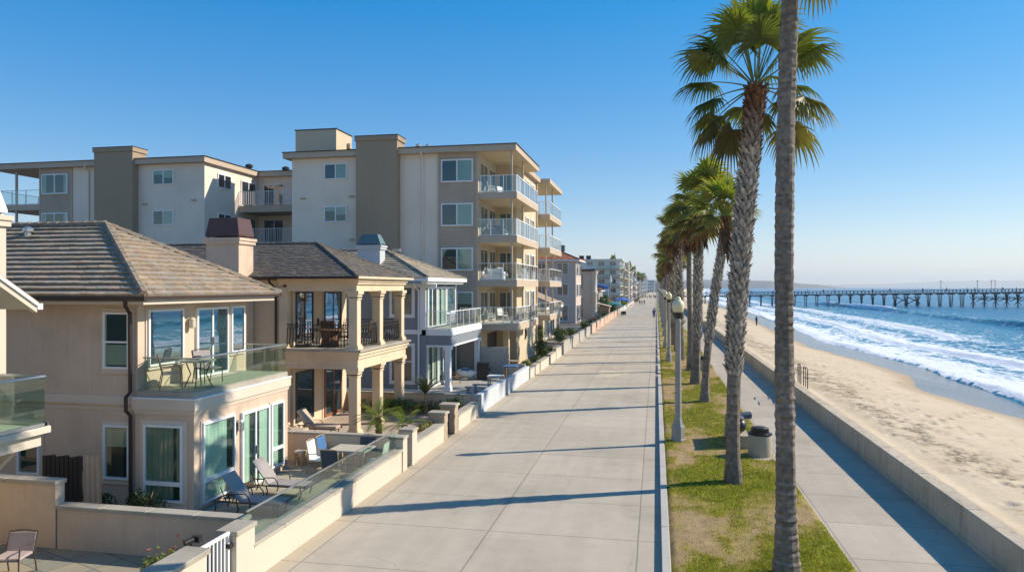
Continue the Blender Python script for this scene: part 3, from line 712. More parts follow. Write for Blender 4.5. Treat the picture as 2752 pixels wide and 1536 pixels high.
palm('palm leaning toward the sea with a brown thatch skirt under its crown', (2.5,37.9,.10), tC, cC, (1.02,-.1,9.45), .5, .98)
palm('upright palm with flaky trunk, right behind the leaning palm', (2.35,44.9,.10), tD, cD, (.32,0,10.6), 1.7, 1.16)
palm('slim smooth palm trunk between the second bin and the lawn lamp', (2.35,52.8,.10), tE, cC, (0,0,10.5), 4.0, 1.05)
palm('thick palm with rough trunk beyond the slim smooth one', (2.0,59.6,.10), tF, cC, (-.3,0,10.3), 2.9, 1.0)
y = 67.2; i = 0
while y < 330:
    rz = R.uniform(0,6.28); s = R.uniform(.9,1.12); tm = (tG,tF)[i%2]; cm = (cE,cF)[(i//2)%2] if i > 1 else (cD,cC)[i]
    o = palm('far palm in the row of palms receding along the promenade', (2.1+R.uniform(-.35,.35),y,.08), tm, cm, ((.1,0,10.4),(-.3,0,10.3))[i%2], rz, s)
    o.scale = (1,1,R.uniform(.88,1.12)); y += R.uniform(6.6,8.2)*(1 if y < 200 else 1.25); i += 1

# ------------------------------------------------------------------ lamp posts
def lamp_parts():
    p = thing('street_lamp', '', 'street lamp', (0,0,0), 'globe lamps on the lawn')
    mb = MB(); mb.box(-.34,.34,-.34,.34,-.02,.03); mb.build('footing', M['lampconc'], p)
    mb = MB(); mb.lathe([(.30,.03),(.30,.12),(.265,.15),(.262,.56),(.25,.61),(.21,.66),(.168,.82),(.135,.95)], n=8); mb.build('base', M['lampconc'], p)
    mb = MB(); mb.lathe([(.128,.93),(.118,2.5),(.100,4.55),(.115,4.58),(.115,4.64),(.09,4.67),(.088,4.74)], n=12); mb.build('shaft', M['lampconc'], p, angle=40)
    mb = MB(); mb.lathe([(.10,4.72),(.15,4.76),(.185,4.84),(.20,4.90),(.20,4.93),(.15,4.95)], n=14); mb.build('collar', M['darkmetal'], p, angle=40)
    mb = MB(); mb.lathe([(.15,4.94),(.185,5.0),(.222,5.10),(.234,5.19),(.228,5.27),(.20,5.35),(.15,5.41),(.098,5.44),(.105,5.46),(.10,5.50),(.06,5.54),(.012,5.56)], n=20); mb.build('globe', M['globe'], p, smooth=True)
    return p
lp = lamp_parts(); first = True
for (x,y),lb in zip([(.83,28.1),(1.0,57.9),(.9,70.9),(1.0,88),(1.0,106),(1.0,123),(1.0,146),(1.0,172),(1.0,205),(1.0,245)],
    ['nearest globe lamp on a tall concrete post in the lawn','second globe lamp in the row, seen just left of the nearest lamp','third globe lamp in the row, counting from the nearest']+['far globe lamp in the receding row beside the kerb']*7):
    if first: place(lp,(x,y,.09),0,lb); first = False
    else: dup(lp,(x,y,.09),0,lb)

# ------------------------------------------------------------------ bins, bench with bags
def bin_parts():
    p = thing('trash_bin', '', 'trash bin', (0,0,0), 'concrete bins beside the path')
    mb = MB(); mb.lathe([(.385,0),(.395,.03),(.395,.76),(.385,.80),(.36,.80)], n=28); mb.build('body', M['canconc'], p, angle=35)
    mb = MB(); mb.lathe([(.40,.80),(.415,.82),(.415,.85),(.33,.865),(.31,.87),(.30,1.0),(.31,1.02),(.29,1.03)], n=28); mb.build('lid', M['black'], p, angle=35)
    mb = MB(); mb.lathe([(.285,1.03),(.24,1.06),(.13,1.085),(.02,1.09)], n=20); mb.build('lid_dome', M['bronze'], p, smooth=True)
    return p
b = bin_parts(); place(b,(3.56,26.25,.06),0,'concrete trash bin with black lid, nearest, beside the bench')
dup(b,(3.36,52.4,.06),0,'concrete trash bin with black lid behind the leaning palm')
struct(sheet('bench_pad', 2.3,4.1,25.55,29.6,.125, M['path']))
be = thing('concrete_bench', 'cream concrete bench with sloped back, next to the nearest trash bin', 'bench', (3.15,28.1,.12))
mb = MB(); mb.prism([(2.55,27.2),(3.35,27.2),(3.35,29.1),(2.55,29.1)], .12,.14)
for y0,y1 in ((27.15,27.35),(28.95,29.15)):
    mb.add([(x,y,z) for y in (y0,y1) for x,z in ((2.62,.13),(3.28,.13),(3.34,.60),(2.98,.60),(2.78,1.08),(2.66,1.08))], [(0,1,2,3,4,5),(11,10,9,8,7,6)]+[(i,6+i,6+(i+1)%6,(i+1)%6) for i in range(6)])
mb.build('side_panel', M['canconc'], be)
mb = MB(); mb.bbox(2.86,3.36,27.36,28.94,.48,.56); mb.build('seat', M['canconc'], be)
mb = MB(); mb.add([(x,y,z) for y in (27.36,28.94) for x,z in ((2.83,.57),(2.93,.57),(2.77,1.06),(2.68,1.06))], [(0,1,2,3),(7,6,5,4),(0,4,5,1),(1,5,6,2),(2,6,7,3),(3,7,4,0)]); mb.build('backrest', M['canconc'], be)
bg_ = thing('duffel_bag', 'dark stuffed bag and bundle lying on the concrete bench', 'bag', (3.0,28.2,.56))
mb = MB(); mb.sph((3.06,28.0,.84),(.27,.36,.28),12,8); mb.build('bag_body', M['black'], bg_, smooth=True)
mb = MB(); mb.sph((3.0,28.0,1.10),(.24,.33,.12),12,6); mb.build('bag_flap', M['navyfab'], bg_, smooth=True)
ro = MB(); ro.tube([(3.02,28.55,1.08),(3.55,28.75,1.10)], .14, 12); tag(ro.build('rolled_mat', M['navyfab'], None, angle=40), 'grey rolled mat sticking out behind the bag on the bench', 'rolled mat')

# ------------------------------------------------------------------ leafy plants
def leaf_blob(mb, c, r, n, size, cols, rnd, flat=.0, hollow=.45, up=.3):
    for i in range(n):
        while 1:
            p = Vector((rnd.uniform(-1,1),rnd.uniform(-1,1),rnd.uniform(-1,1)))
            if hollow < p.length < 1: break
        lump = .78+.3*mnoise.noise(Vector((p.x*2.3+c[0],p.y*2.3+c[1],p.z*2.3+c[2])))
        q = Vector((c[0]+p.x*r[0]*lump*1.1, c[1]+p.y*r[1]*lump*1.1, c[2]+p.z*r[2]*lump*1.1))
        nn = (p.normalized()+Vector((rnd.uniform(-.8,.8),rnd.uniform(-.8,.8),rnd.uniform(-.5,.8)+up))).normalized()
        a = nn.orthogonal().normalized(); a = Matrix.Rotation(rnd.uniform(0,6.28),3,nn)@a; bb = nn.cross(a); s = size*rnd.uniform(.6,1.3)
        col = rnd.choice(cols); k = rnd.uniform(.65,1.25); col = tuple(x*k for x in col)
        mb.face([q-a*s, q+bb*s*.42, q+a*s, q-bb*s*.42], col)
def shrub(label, c, r, n=900, size=.06, cols=((.07,.10,.02),(.10,.13,.03),(.05,.08,.02)), name='shrub', grp=None, cat='shrub', seed=1, stem=True):
    rnd = random.Random(seed); p = thing(name, label, cat, (c[0],c[1],c[2]-r[2]), grp)
    mb = MB()
    for k in range(6):
        o = Vector((rnd.uniform(-.5,.5)*r[0],rnd.uniform(-.5,.5)*r[1],rnd.uniform(-.35,.45)*r[2])); f = rnd.uniform(.5,.72)
        leaf_blob(mb, (c[0]+o.x,c[1]+o.y,c[2]+o.z), (r[0]*f,r[1]*f,r[2]*f), n//6, size, cols, rnd)
    mb.build('foliage', M['leaf'], p)
    if stem:
        mb = MB()
        for k in range(5):
            a = k*1.3; mb.tube([(c[0]+.06*math.cos(a)*r[0],c[1]+.06*math.sin(a)*r[1],c[2]-r[2]-.03),(c[0]+.3*math.cos(a)*r[0],c[1]+.3*math.sin(a)*r[1],c[2]),(c[0]+.5*math.cos(a)*r[0],c[1]+.5*math.sin(a)*r[1],c[2]+.4*r[2])], [.03,.02,.008], 5)
        mb.build('stem', M['teak'], p)
    return p
def feather_palm(label, loc, h, L, nf, seed, grp, tr=.1):
    rnd = random.Random(seed); p = thing('feather_palm', label, 'palm', loc, grp); x,y,z = loc
    mb = MB(); mb.tube([(x,y,z-.05),(x+.02,y,z+h*.5),(x,y,z+h)], [tr*1.3,tr*1.15,tr], 9)
    for k in range(60):
        a = rnd.uniform(0,6.28); zz = z+rnd.uniform(.05,h); q = Vector((x+tr*math.cos(a),y+tr*math.sin(a),zz)); o = Vector((math.cos(a),math.sin(a),.9)).normalized()
        mb.bar(q, q+o*.07, .05,.02)
    mb.build('trunk', M['wicker'], p)
    mb = MB()
    for i in range(nf):
        az = i*2.4+rnd.uniform(-.2,.2); el = math.radians(rnd.uniform(5,75)); d = Vector((math.cos(az)*math.cos(el),math.sin(az)*math.cos(el),math.sin(el))); q = Vector((x,y,z+h)); c = Vector((.15,.20,.035))*rnd.uniform(.8,1.4)
        for j in range(12):
            d = (d+Vector((0,0,-.085))).normalized(); q2 = q+d*L/12; mb.bar(q,q2,.014,.01,tuple(c*1.2)); sd = d.cross(Vector((0,0,1))).normalized()
            if j > 1:
                for sg in (-1,1):
                    for hh in (0,.33,.66):
                        b0 = q.lerp(q2,hh); ll = L*.34*math.sin(PI*(j+1.5)/14); e = b0+(d*.65+sd*sg*.8+Vector((0,0,.12))).normalized()*ll; e.z -= ll*.22; w_ = d*.011
                        mb.face([b0-w_,b0+w_,e], tuple(c*rnd.uniform(.75,1.25)))
            q = q2
    mb.build('crown', M['palm'], p); return p
# ------------------------------------------------------------------ building kit
def wb(mb, fc, h0, h1, z0, z1, d0, d1, col=None):
    ax, c = fc
    if ax == 'x': mb.box(c+d0, c+d1, h0, h1, z0, z1, col)
    else: mb.box(h0, h1, c-d1, c-d0, z0, z1, col)
    return mb
def window(par, fc, h0, h1, z0, z1, mul=(), trans=(), fw=.06, fm='white', pm='pane', sur=0, surm='stucco_trim', see=False, curt=(), curm='curtain', name='window', d=.085, hand=False):
    m = MB()
    wb(m,fc,h0,h1,z0,z0+fw,0,d); wb(m,fc,h0,h1,z1-fw,z1,0,d); wb(m,fc,h0,h0+fw,z0+fw,z1-fw,0,d); wb(m,fc,h1-fw,h1,z0+fw,z1-fw,0,d)
    for x in mul: wb(m,fc,x-fw*.5,x+fw*.5,z0+fw,z1-fw,0,d-.012)
    for a,b in trans: wb(m,fc,h0+fw,h1-fw,a,b,0,d-.006)
    w_ = m.build(name, M[fm], par)
    p = MB(); wb(p,fc,h0+fw*.6,h1-fw*.6,z0+fw*.6,z1-fw*.6,d*.55,d*.55+.006); p.build('pane', M['glass_w' if see else pm], w_)
    if see:
        p = MB(); wb(p,fc,h0+fw*.5,h1-fw*.5,z0+fw*.5,z1-fw*.5,.002,.006); p.build('interior', M['interior'], w_)
        if curt:
            p = MB(); ax, c = fc
            for a,b,za,zb in curt:
                n = max(2,int((b-a)/.05)); P = []
                for i in range(n+1):
                    h = a+(b-a)*i/n; dd = .020+.009*math.sin(i*1.9); P.append((c+dd,h) if ax == 'x' else (h,c-dd))
                for i in range(n): mb_f = [(P[i][0],P[i][1],za),(P[i+1][0],P[i+1][1],za),(P[i+1][0],P[i+1][1],zb),(P[i][0],P[i][1],zb)]; p.face(mb_f if ax == 'x' else mb_f)
            p.build('curtain', M[curm], w_)
    if sur:
        s = MB()
        wb(s,fc,h0-sur,h1+sur,z1,z1+sur,0,.035); wb(s,fc,h0-sur,h1+sur,z0-sur,z0,0,.035); wb(s,fc,h0-sur,h0,z0,z1,0,.035); wb(s,fc,h1,h1+sur,z0,z1,0,.035)
        wb(s,fc,h0-sur-.02,h1+sur+.02,z0-sur-.03,z0-sur,0,.06)
        s.build('surround', M[surm], w_)
    if hand:
        s = MB(); x = mul[0] if mul else h1-.1; wb(s,fc,x-.02,x+.02,z0+.95,z0+1.2,d,d+.04); s.build('handle', M['steel'], w_)
    return w_
def roof_plane(mb, A, B, C, D, course, tw, th, cols, rnd, jit=.008):
    A,B,C,D = map(Vector,(A,B,C,D)); n = max(2,int(((C+D)/2-(A+B)/2).length/course)); nrm = (B-A).cross(D-A).normalized()
    if nrm.z < 0: nrm = -nrm
    for k in range(n):
        t0 = k/n; t1 = min(1,(k+1.12)/n); L0 = A.lerp(D,t0); L1 = B.lerp(C,t0); U0 = A.lerp(D,t1); U1 = B.lerp(C,t1); w_ = (L1-L0).length
        m = max(1,int(w_/tw+.5)); cuts = [0]+[min(1,max(0,(i+.5*(k%2))/m)) for i in range(1,m)]+[1]
        for a,b in zip(cuts[:-1],cuts[1:]):
            if b-a < 1e-4: continue
            c = rnd.choice(cols); s = rnd.uniform(.88,1.1); c = tuple(x*s*(1.32 if th > .04 else 1.) for x in c); h = th+rnd.uniform(-jit,jit); sk = rnd.uniform(-jit,jit)*.6
            la = L0.lerp(L1,a); lb = L0.lerp(L1,b); ua = U0.lerp(U1,a); ub = U0.lerp(U1,b)
            mb.face([la+nrm*(h+sk),lb+nrm*(h-sk),ub+nrm*.012,ua+nrm*.012], c)
            mb.face([la-nrm*.01,lb-nrm*.01,lb+nrm*(h-sk),la+nrm*(h+sk)], tuple(x*.9 for x in c))
def hip_caps(mb, P0, P1, r, step, cols, rnd):
    P0 = Vector(P0); P1 = Vector(P1); n = max(1,int((P1-P0).length/step)); t = (P1-P0)/n
    for i in range(n):
        c = rnd.choice(cols); s = rnd.uniform(.85,1.15); a = P0+t*i; b = a+t*1.1
        mb.tube([a,b],[r*1.12,r*.86],6,tuple(x*s for x in c))
def hip_roof(par, x0, x1, y0, y1, ze, zr, course, tw, th, cols, seed, run=None, cap=.09, west_gable=True, name='roof'):
    """hip toward +X; ridge along X; continues west"""
    rnd = random.Random(seed); ym = (y0+y1)/2; run = run or (y1-y0)/2; mb = MB()
    ap = (x1-run,ym,zr)
    roof_plane(mb,(x0,y0,ze),(x1,y0,ze),ap,(x0,ym,zr),course,tw,th,cols,rnd)
    roof_plane(mb,(x1,y0,ze),(x1,y1,ze),ap,ap,course,tw,th,cols,rnd)
    roof_plane(mb,(x1,y1,ze),(x0,y1,ze),(x0,ym,zr),ap,course,tw,th,cols,rnd)
    e = th*.7
    hip_caps(mb,(x1,y0,ze+e),(ap[0],ym,zr+e),cap,.34,cols,rnd); hip_caps(mb,(x1,y1,ze+e),(ap[0],ym,zr+e),cap,.34,cols,rnd); hip_caps(mb,(ap[0],ym,zr+e),(x0,ym,zr+e),cap,.34,cols,rnd)
    return mb.build(name, M['tile'], par)
def glass_rail(par, pts, zb, zt, step=1.2, rm='steel', gm='glass_g', r=.02, posts=True, bottom=False, pr=None, inset=.0, gap=.05, square=False):
    m = MB(); P = [Vector((x,y,zt)) for x,y in pts]
    if square:
        for a,b in zip(P[:-1],P[1:]): m.bar(a,b,r*2.2,r*1.6)
    else: m.tube(P, r, 8)
    gl = []
    for (xa,ya),(xb,yb) in zip(pts[:-1],pts[1:]):
        L = math.hypot(xb-xa,yb-ya); n = max(1,round(L/step)); ux,uy = (xb-xa)/L,(yb-ya)/L; g = MB()
        if bottom: m.bar((xa,ya,zb+.05),(xb,yb,zb+.05),r*2,r*1.6)
        for i in range(n+1):
            q = (xa+(xb-xa)*i/n, ya+(yb-ya)*i/n)
            if posts and (i < n or (xb,yb) == tuple(pts[-1])): m.bar((q[0],q[1],zb),(q[0],q[1],zt),(pr or r*1.6))
        for i in range(n):
            s0 = L*i/n+.012; s1 = L*(i+1)/n-.012; a = (xa+ux*s0,ya+uy*s0); b = (xa+ux*s1,ya+uy*s1); nx,ny = -uy*.005,ux*.005
            lo = zb+(gap+.03 if bottom else .0); hi = zt-(.05 if bottom else .01)
            g.add([(a[0]-nx,a[1]-ny,lo),(b[0]-nx,b[1]-ny,lo),(b[0]+nx,b[1]+ny,lo),(a[0]+nx,a[1]+ny,lo),(a[0]-nx,a[1]-ny,hi),(b[0]-nx,b[1]-ny,hi),(b[0]+nx,b[1]+ny,hi),(a[0]+nx,a[1]+ny,hi)],
                  [(0,3,2,1),(4,5,6,7),(0,1,5,4),(1,2,6,5),(2,3,7,6),(3,0,4,7)])
        gl.append(g)
    rl = m.build('railing', M[rm], par)
    for g in gl: g.build('glass_panel', M[gm], rl)
    return rl
def bar_rail(par, pts, zb, zt, step=.12, rm='white', r=.012, name='railing', scroll=False):
    m = MB()
    for (xa,ya),(xb,yb) in zip(pts[:-1],pts[1:]):
        L = math.hypot(xb-xa,yb-ya); n = max(1,int(L/step))
        m.bar((xa,ya,zt),(xb,yb,zt),.045,.03); m.bar((xa,ya,zb+.08),(xb,yb,zb+.08),.035,.025)
        if scroll: m.bar((xa,ya,zt-.16),(xb,yb,zt-.16),.03,.02)
        for i in range(n+1):
            q = (xa+(xb-xa)*i/n, ya+(yb-ya)*i/n)
            if scroll:
                hi = zt-.16; nx,ny = -(yb-ya)/L,(xb-xa)/L; b = -.06 if i%2 else -.03
                m.tube([(q[0],q[1],zb+.08),(q[0]+nx*b,q[1]+ny*b,zb+.25),(q[0]+nx*b*.3,q[1]+ny*b*.3,zb+.5),(q[0],q[1],hi)], r, 4)
                if i < n: 
                    cx,cy = q[0]+(xb-xa)/n/2, q[1]+(yb-ya)/n/2; ux,uy = (xb-xa)/L,(yb-ya)/L
                    m.tube([(cx+ux*.05*math.cos(a),cy+uy*.05*math.cos(a),zt-.08+.055*math.sin(a)) for a in [k*PI/3 for k in range(7)]], r*.7, 3)
            else: m.bar((q[0],q[1],zb+(0 if i%8 == 0 else .08)),(q[0],q[1],zt),r*2*(1.6 if i%8 == 0 else 1))
    return m.build(name, M[rm], par)
def sconce(par, x, y, z, mat='cream'):
    m = MB(); m.box(x,x+.03,y-.07,y+.07,z-.12,z+.14); m.lathe([(.085,-.16),(.095,-.14),(.095,.10),(.06,.15),(.02,.16)],(x+.13,y,z),12); return m.build('wall_lamp', M[mat], par)
def pipe(par, pts, r=.045, mat='brown', name='downspout'):
    m = MB(); m.tube(pts, r, 8); return m.build(name, M[mat], par)
def chimney(par, x0, x1, y0, y1, z0, z1, mat, capm, zc, flare=.12, name='chimney'):
    m = MB(); m.box(x0,x1,y0,y1,z0,z1); m.box(x0-.07,x1+.07,y0-.07,y1+.07,z1-.22,z1-.08); m.box(x0-.11,x1+.11,y0-.11,y1+.11,z1-.08,z1+.03); c = m.build(name, M[mat], par)
    m = MB(); a = .02; cx,cy = (x0+x1)/2,(y0+y1)/2
    for px in (x0+.06,x1-.06):
        for py in (y0+.06,y1-.06): m.box(px-.03,px+.03,py-.03,py+.03,z1+.03,z1+.14)
    b = [(x0-a,y0-a),(x1+a,y0-a),(x1+a,y1+a),(x0-a,y1+a)]; tt = [(x0+flare,y0+flare*.6),(x1-flare,y0+flare*.6),(x1-flare,y1-flare*.6),(x0+flare,y1-flare*.6)]
    m.add([(x,y,z1+.10) for x,y in b]+[(x,y,z1+.16) for x,y in b]+[(x,y,zc) for x,y in tt], [(3,2,1,0),(8,9,10,11)]+[(o+i,o+(i+1)%4,o+4+(i+1)%4,o+4+i) for o in (0,4) for i in range(4)])
    m.build('chimney_cap', M[capm], c); return c

CT1 = [(.27,.215,.155),(.25,.20,.15),(.29,.23,.16),(.255,.22,.175),(.285,.21,.155),(.24,.205,.16)]
CT2 = [(.135,.115,.095),(.115,.10,.085),(.16,.135,.105),(.105,.095,.085),(.145,.12,.09)]
CT3 = [(.27,.235,.18),(.24,.21,.165),(.30,.255,.19),(.22,.20,.16)]

# ------------------------------------------------------------------ house at the left edge
h0 = thing('beach_house','cream gabled house cut off by the left edge, with glass balcony and white-capped chimney','house',(-13.5,8,0))
mb = MB(); mb.box(-22,-12.92,1.0,12.05,-.05,6.6); mb.build('wall', M['cream'], h0)
mb = MB(); th = .16
for sg in (1,-1):
    pass
def gable(mb, x0,x1,yr,hw,ze,zr,th):
    mb.add([(x,y,z) for x in (x0,x1) for y,z in ((yr-hw,ze),(yr,zr),(yr+hw,ze),(yr+hw,ze+th),(yr,zr+th),(yr-hw,ze+th))],[(0,1,2,3,4,5)[::-1],(6,7,8,9,10,11),(0,6,7,1)[::-1],(1,7,8,2)[::-1],(2,8,9,3)[::-1],(3,9,10,4)[::-1],(4,10,11,5)[::-1],(5,11,6,0)[::-1]])
gable(mb,-22.2,-12.05,6.6,5.42,5.56,9.0,.10); rf = mb.build('roof', M['cream'], h0)
mb = MB(); gable(mb,-22.2,-12.0,6.6,5.45,5.665,9.105,.05); mb.build('roof_covering', M['apt_taupe'], rf)
mb = MB(); gable(mb,-12.10,-11.98,6.6,5.40,5.50,8.94,.18); mb.build('fascia', M['cream'], rf)
mb = MB(); gable(mb,-12.02,-11.94,6.6,5.40,5.62,9.06,.07); mb.build('barge_strip', M['white'], rf)
mb = MB(); mb.box(-22,-11.98,12.02,12.14,5.56,5.68); mb.build('gutter', M['white'], rf)
mb = MB(); mb.box(-12.95,-11.75,4,11.86,2.92,3.17); mb.bbox(-12.95,-11.62,3.95,11.98,3.17,3.30,.02); bl = mb.build('balcony', M['cream'], h0)
mb = MB(); mb.box(-12.9,-11.75,4,11.85,3.301,3.31); mb.build('deck_floor', M['deck'], bl)
glass_rail(h0,[(-11.68,4.5),(-11.68,11.88),(-12.86,11.88)],3.36,4.27,3.6,'steel','glass_g',.026,posts=False)
mb = MB(); mb.box(-11.72,-11.64,4.5,11.9,3.31,3.37); mb.box(-12.9,-11.64,11.84,11.92,3.31,3.37); mb.build('glass_channel', M['steel'], h0)
window(h0,('x',-12.92),10.2,11.5,3.35,5.3,see=True,sur=.1,surm='cream',name='sliding_door')
window(h0,('x',-12.92),9.9,11.4,.15,2.4,name='sliding_door')
mb = MB(); mb.add([(-12.85,11.5,2.92),(-11.95,11.5,2.92),(-12.85,11.5,2.1),(-12.85,11.62,2.92),(-11.95,11.62,2.92),(-12.85,11.62,2.1)],[(0,2,1),(3,4,5),(0,1,4,3),(1,2,5,4),(2,0,3,5)]); mb.build('bracket', M['cream'], h0)
chimney(h0,-15.9,-14.72,13.05,13.9,4.0,7.62,'cream','white',8.42,.16)
struct(sheet('slate_patio',-16,-8.35,4.0,13.6,.22,None or M['coping']))
t = NT('slate_flags'); v = t.pos(); br = t.n('ShaderNodeTexBrick'); br.inputs['Scale'].default_value = 1.0; br.inputs['Brick Width'].default_value = 1.0; br.inputs['Row Height'].default_value = .62; br.inputs['Mortar Size'].default_value = .012
br.offset = .42; br.squash = .7; br.squash_frequency = 3
br.inputs['Color1'].default_value = (.17,.20,.18,1); br.inputs['Color2'].default_value = (.40,.32,.20,1); br.inputs['Mortar'].default_value = (.08,.075,.07,1); t.l(t.mapv(v,(1,1,1),(0,0,.35)), br.inputs['Vector'])
n = t.noise(v,1.6,5); c = t.mix(.2, br.outputs[0], t.ramp(n,[(.3,(.17,.20,.20)),(.5,(.30,.29,.24)),(.7,(.40,.31,.19))]))
M['slate'] = t.done(t.bsdf(c,.7,.3,normal=t.bump(t.noise(v,14,4),.3,.01)))
bpy.data.objects['slate_patio'].data.materials[0] = M['slate']

# ------------------------------------------------------------------ beige house
h1 = thing('beach_house','beige two-storey house with brown hip tile roof and green glass balcony','house',(-15,19.5,0))
W = MB(); W.box(-27,-13.65,16.86,22.05,-.05,5.62); W.build('wall', M['stucco'], h1)
W = MB(); W.box(-13.66,-11.9,16.78,21.65,-.05,3.06); bay = W.build('bay', M['stucco'], h1)
W = MB(); W.box(-13.72,-11.82,16.70,21.73,2.76,3.04); W.box(-13.70,-11.86,16.74,21.69,2.69,2.76); W.box(-13.68,-11.875,16.755,21.675,2.64,2.69); W.build('cornice', M['stucco_trim'], bay)
W = MB(); W.box(-13.70,-11.80,16.68,21.75,3.04,3.075); W.build('flashing', M['white'], bay)
W = MB(); W.box(-13.64,-11.90,16.78,21.65,3.075,3.23); W.build('deck_kerb', M['coping'], bay)
W = MB(); W.box(-13.6,-11.98,16.86,21.57,3.231,3.24); W.build('deck_floor', M['deck'], bay)
W = MB(); W.box(-27,-13.7,16.82,16.86,2.88,3.08); W.box(-27,-13.7,16.80,16.86,2.84,2.88); W.box(-27,-13.7,16.835,16.86,2.70,2.75); W.build('trim_band', M['stucco_trim'], h1)
# south windows
S = ('y',16.86); B_ = ('y',16.78)
window(h1,S,-14.66,-13.86,3.80,5.33,see=True,sur=.10,curt=[(-14.6,-13.92,3.9,4.45)],curm='blindc',trans=[(4.5,4.55)])
window(h1,S,-14.66,-13.86,.83,2.29,see=True,sur=.10,curt=[(-14.6,-13.92,1.7,2.2)],curm='blindc')
window(h1,S,-17.42,-16.70,.82,2.25,see=True,sur=.10)
window(h1,B_,-13.36,-12.2,.33,2.36,see=True,sur=.12,trans=[(.76,.87)],curt=[(-13.3,-12.5,.42,2.3),(-12.4,-12.26,.9,2.3)],curm='greyblind')
# front of the bay
F = ('x',-11.9)
window(h1,F,17.08,18.56,.22,2.38,see=True,sur=.05,trans=[(.76,.88)],mul=(),curt=[(17.14,18.2,.3,2.32)])
window(h1,F,18.91,20.44,.05,2.34,mul=(19.65,),see=True,name='sliding_door',fw=.075,curt=[(18.99,19.35,.12,2.26),(19.9,20.36,.12,2.26)],hand=True,curm='curtain')
window(h1,F,20.54,21.3,.30,2.34,see=True,sur=.04,trans=[(.83,.93)],curt=[(20.6,21.0,.36,2.28)])
U = ('x',-13.65)
window(h1,U,17.2,18.68,3.82,5.38,pm='pane_sea',sur=.06)
window(h1,U,19.3,20.93,3.26,5.38,mul=(20.1,),pm='pane_sea',name='sliding_door',fw=.075,hand=True)
window(h1,U,21.1,21.86,3.86,5.38,pm='pane_sea',sur=.05)
sconce(h1,-13.65,18.98,4.95); sconce(h1,-11.9,18.74,2.02,'steel')
glass_rail(h1,[(-13.45,16.83),(-11.95,16.83),(-11.95,21.6),(-13.4,21.6)],3.245,4.12,1.2,'steel','glass_g',.022,posts=False)
# roof
rf = hip_roof(h1,-27,-12.9,16.15,23.0,5.76,7.94,.285,.36,.085,CT1,3,run=4.1,cap=.10)
W = MB(); W.box(-27,-13.05,16.3,22.85,5.585,5.60); W.build('soffit', M['soffit'], rf)
W = MB(); W.box(-13.06,-12.98,16.24,22.7,5.55,5.70); W.box(-27,-13.06,16.24,16.32,5.55,5.70); W.build('fascia', M['cream'], rf)
W = MB(); W.box(-27,-12.86,16.12,16.24,5.64,5.765); W.box(-12.98,-12.86,16.24,23.02,5.69,5.765); W.build('gutter', M['brown'], rf)
pipe(h1,[(-13.50,16.2,5.66),(-13.50,16.22,5.52),(-13.78,16.72,5.30),(-13.78,16.74,3.2),(-13.80,16.60,3.08),(-13.80,16.60,2.72),(-13.76,16.72,2.58),(-13.76,16.73,.1)],.05)
m = MB(); m.lathe([(.09,0),(.09,.22),(.15,.24),(.15,.34),(.05,.4)],(-19.3,19.0,7.5),10); m.build('roof_vent', M['steel'], rf)
struct(sheet('flagstone_patio',-13.4,-8.35,13.85,22.5,.07,M['slate']))
bpy.data.objects['flagstone_patio'].data.materials[0] = stain_mat('patio_paving',(.40,.345,.26),.2,.85,.3,30,.02)

# ------------------------------------------------------------------ porch house
h2 = thing('beach_house','sand-coloured house with columned two-storey porch and black iron railings','house',(-15,29.7,0))
W = MB(); W.box(-28,-15.05,27.0,32.5,-.05,6.3); W.box(-15.06,-14.75,27.35,32.5,-.05,6.3); W.build('wall', M['stucco_sand'], h2)
W = MB(); W.bbox(-15.2,-14.85,26.93,27.36,.0,6.0,.02); W.build('pilaster', M['stucco_sand'], h2)
W = MB()
W.box(-14.86,-11.72,26.9,32.48,2.74,3.36); W.build('beam', M['stucco_sand'], h2)
W = MB(); W.box(-15.15,-11.66,26.84,32.54,3.12,3.26); W.box(-15.15,-11.60,26.78,32.60,3.26,3.41); W.box(-15.1,-11.69,26.87,32.51,2.70,2.78); W.build('cornice', M['stucco_sand'], h2)
W = MB(); W.box(-14.9,-11.52,26.70,32.68,3.41,3.50); W.build('balcony_slab', M['coping'], h2)
W = MB()
for y0,y1 in ((26.93,27.30),(32.05,32.42)): W.box(-14.85,-11.78,y0,y1,5.84,6.28)
W.box(-12.15,-11.78,27.3,32.05,5.84,6.28); bmx = W.build('beam', M['stucco_sand'], h2)
W = MB(); W.box(-15.2,-11.70,26.86,32.5,6.12,6.22); W.box(-15.2,-11.64,26.80,32.56,6.22,6.36); W.build('cornice', M['stucco_sand'], h2)
W = MB(); W.box(-15.0,-12.15,27.3,32.05,6.0,6.02); W.build('porch_ceiling', M['soffit'], h2)
def column(par, xc, yc, z0, z1, w_=.185):
    m = MB(); m.bbox(xc-w_,xc+w_,yc-w_,yc+w_,z0+.16,z1-.3,.015)
    m.box(xc-w_-.07,xc+w_+.07,yc-w_-.07,yc+w_+.07,z0,z0+.12); m.box(xc-w_-.035,xc+w_+.035,yc-w_-.035,yc+w_+.035,z0+.12,z0+.19)
    m.box(xc-w_-.03,xc+w_+.03,yc-w_-.03,yc+w_+.03,z1-.36,z1-.30); m.box(xc-w_-.04,xc+w_+.04,yc-w_-.04,yc+w_+.04,z1-.25,z1-.14); m.box(xc-w_-.09,xc+w_+.09,yc-w_-.09,yc+w_+.09,z1-.14,z1)
    return m.build('column', M['stucco_sand'], par)
for yc in (27.13,29.55,32.24): column(h2,-11.95,yc,3.50,5.86); column(h2,-11.95,yc,.06,2.74)
P_ = ('x',-14.75)
window(h2,P_,27.42,28.95,3.52,5.80,mul=(28.2,),fm='bronze',pm='pane_h2',sur=.14,surm='cream',name='french_door')
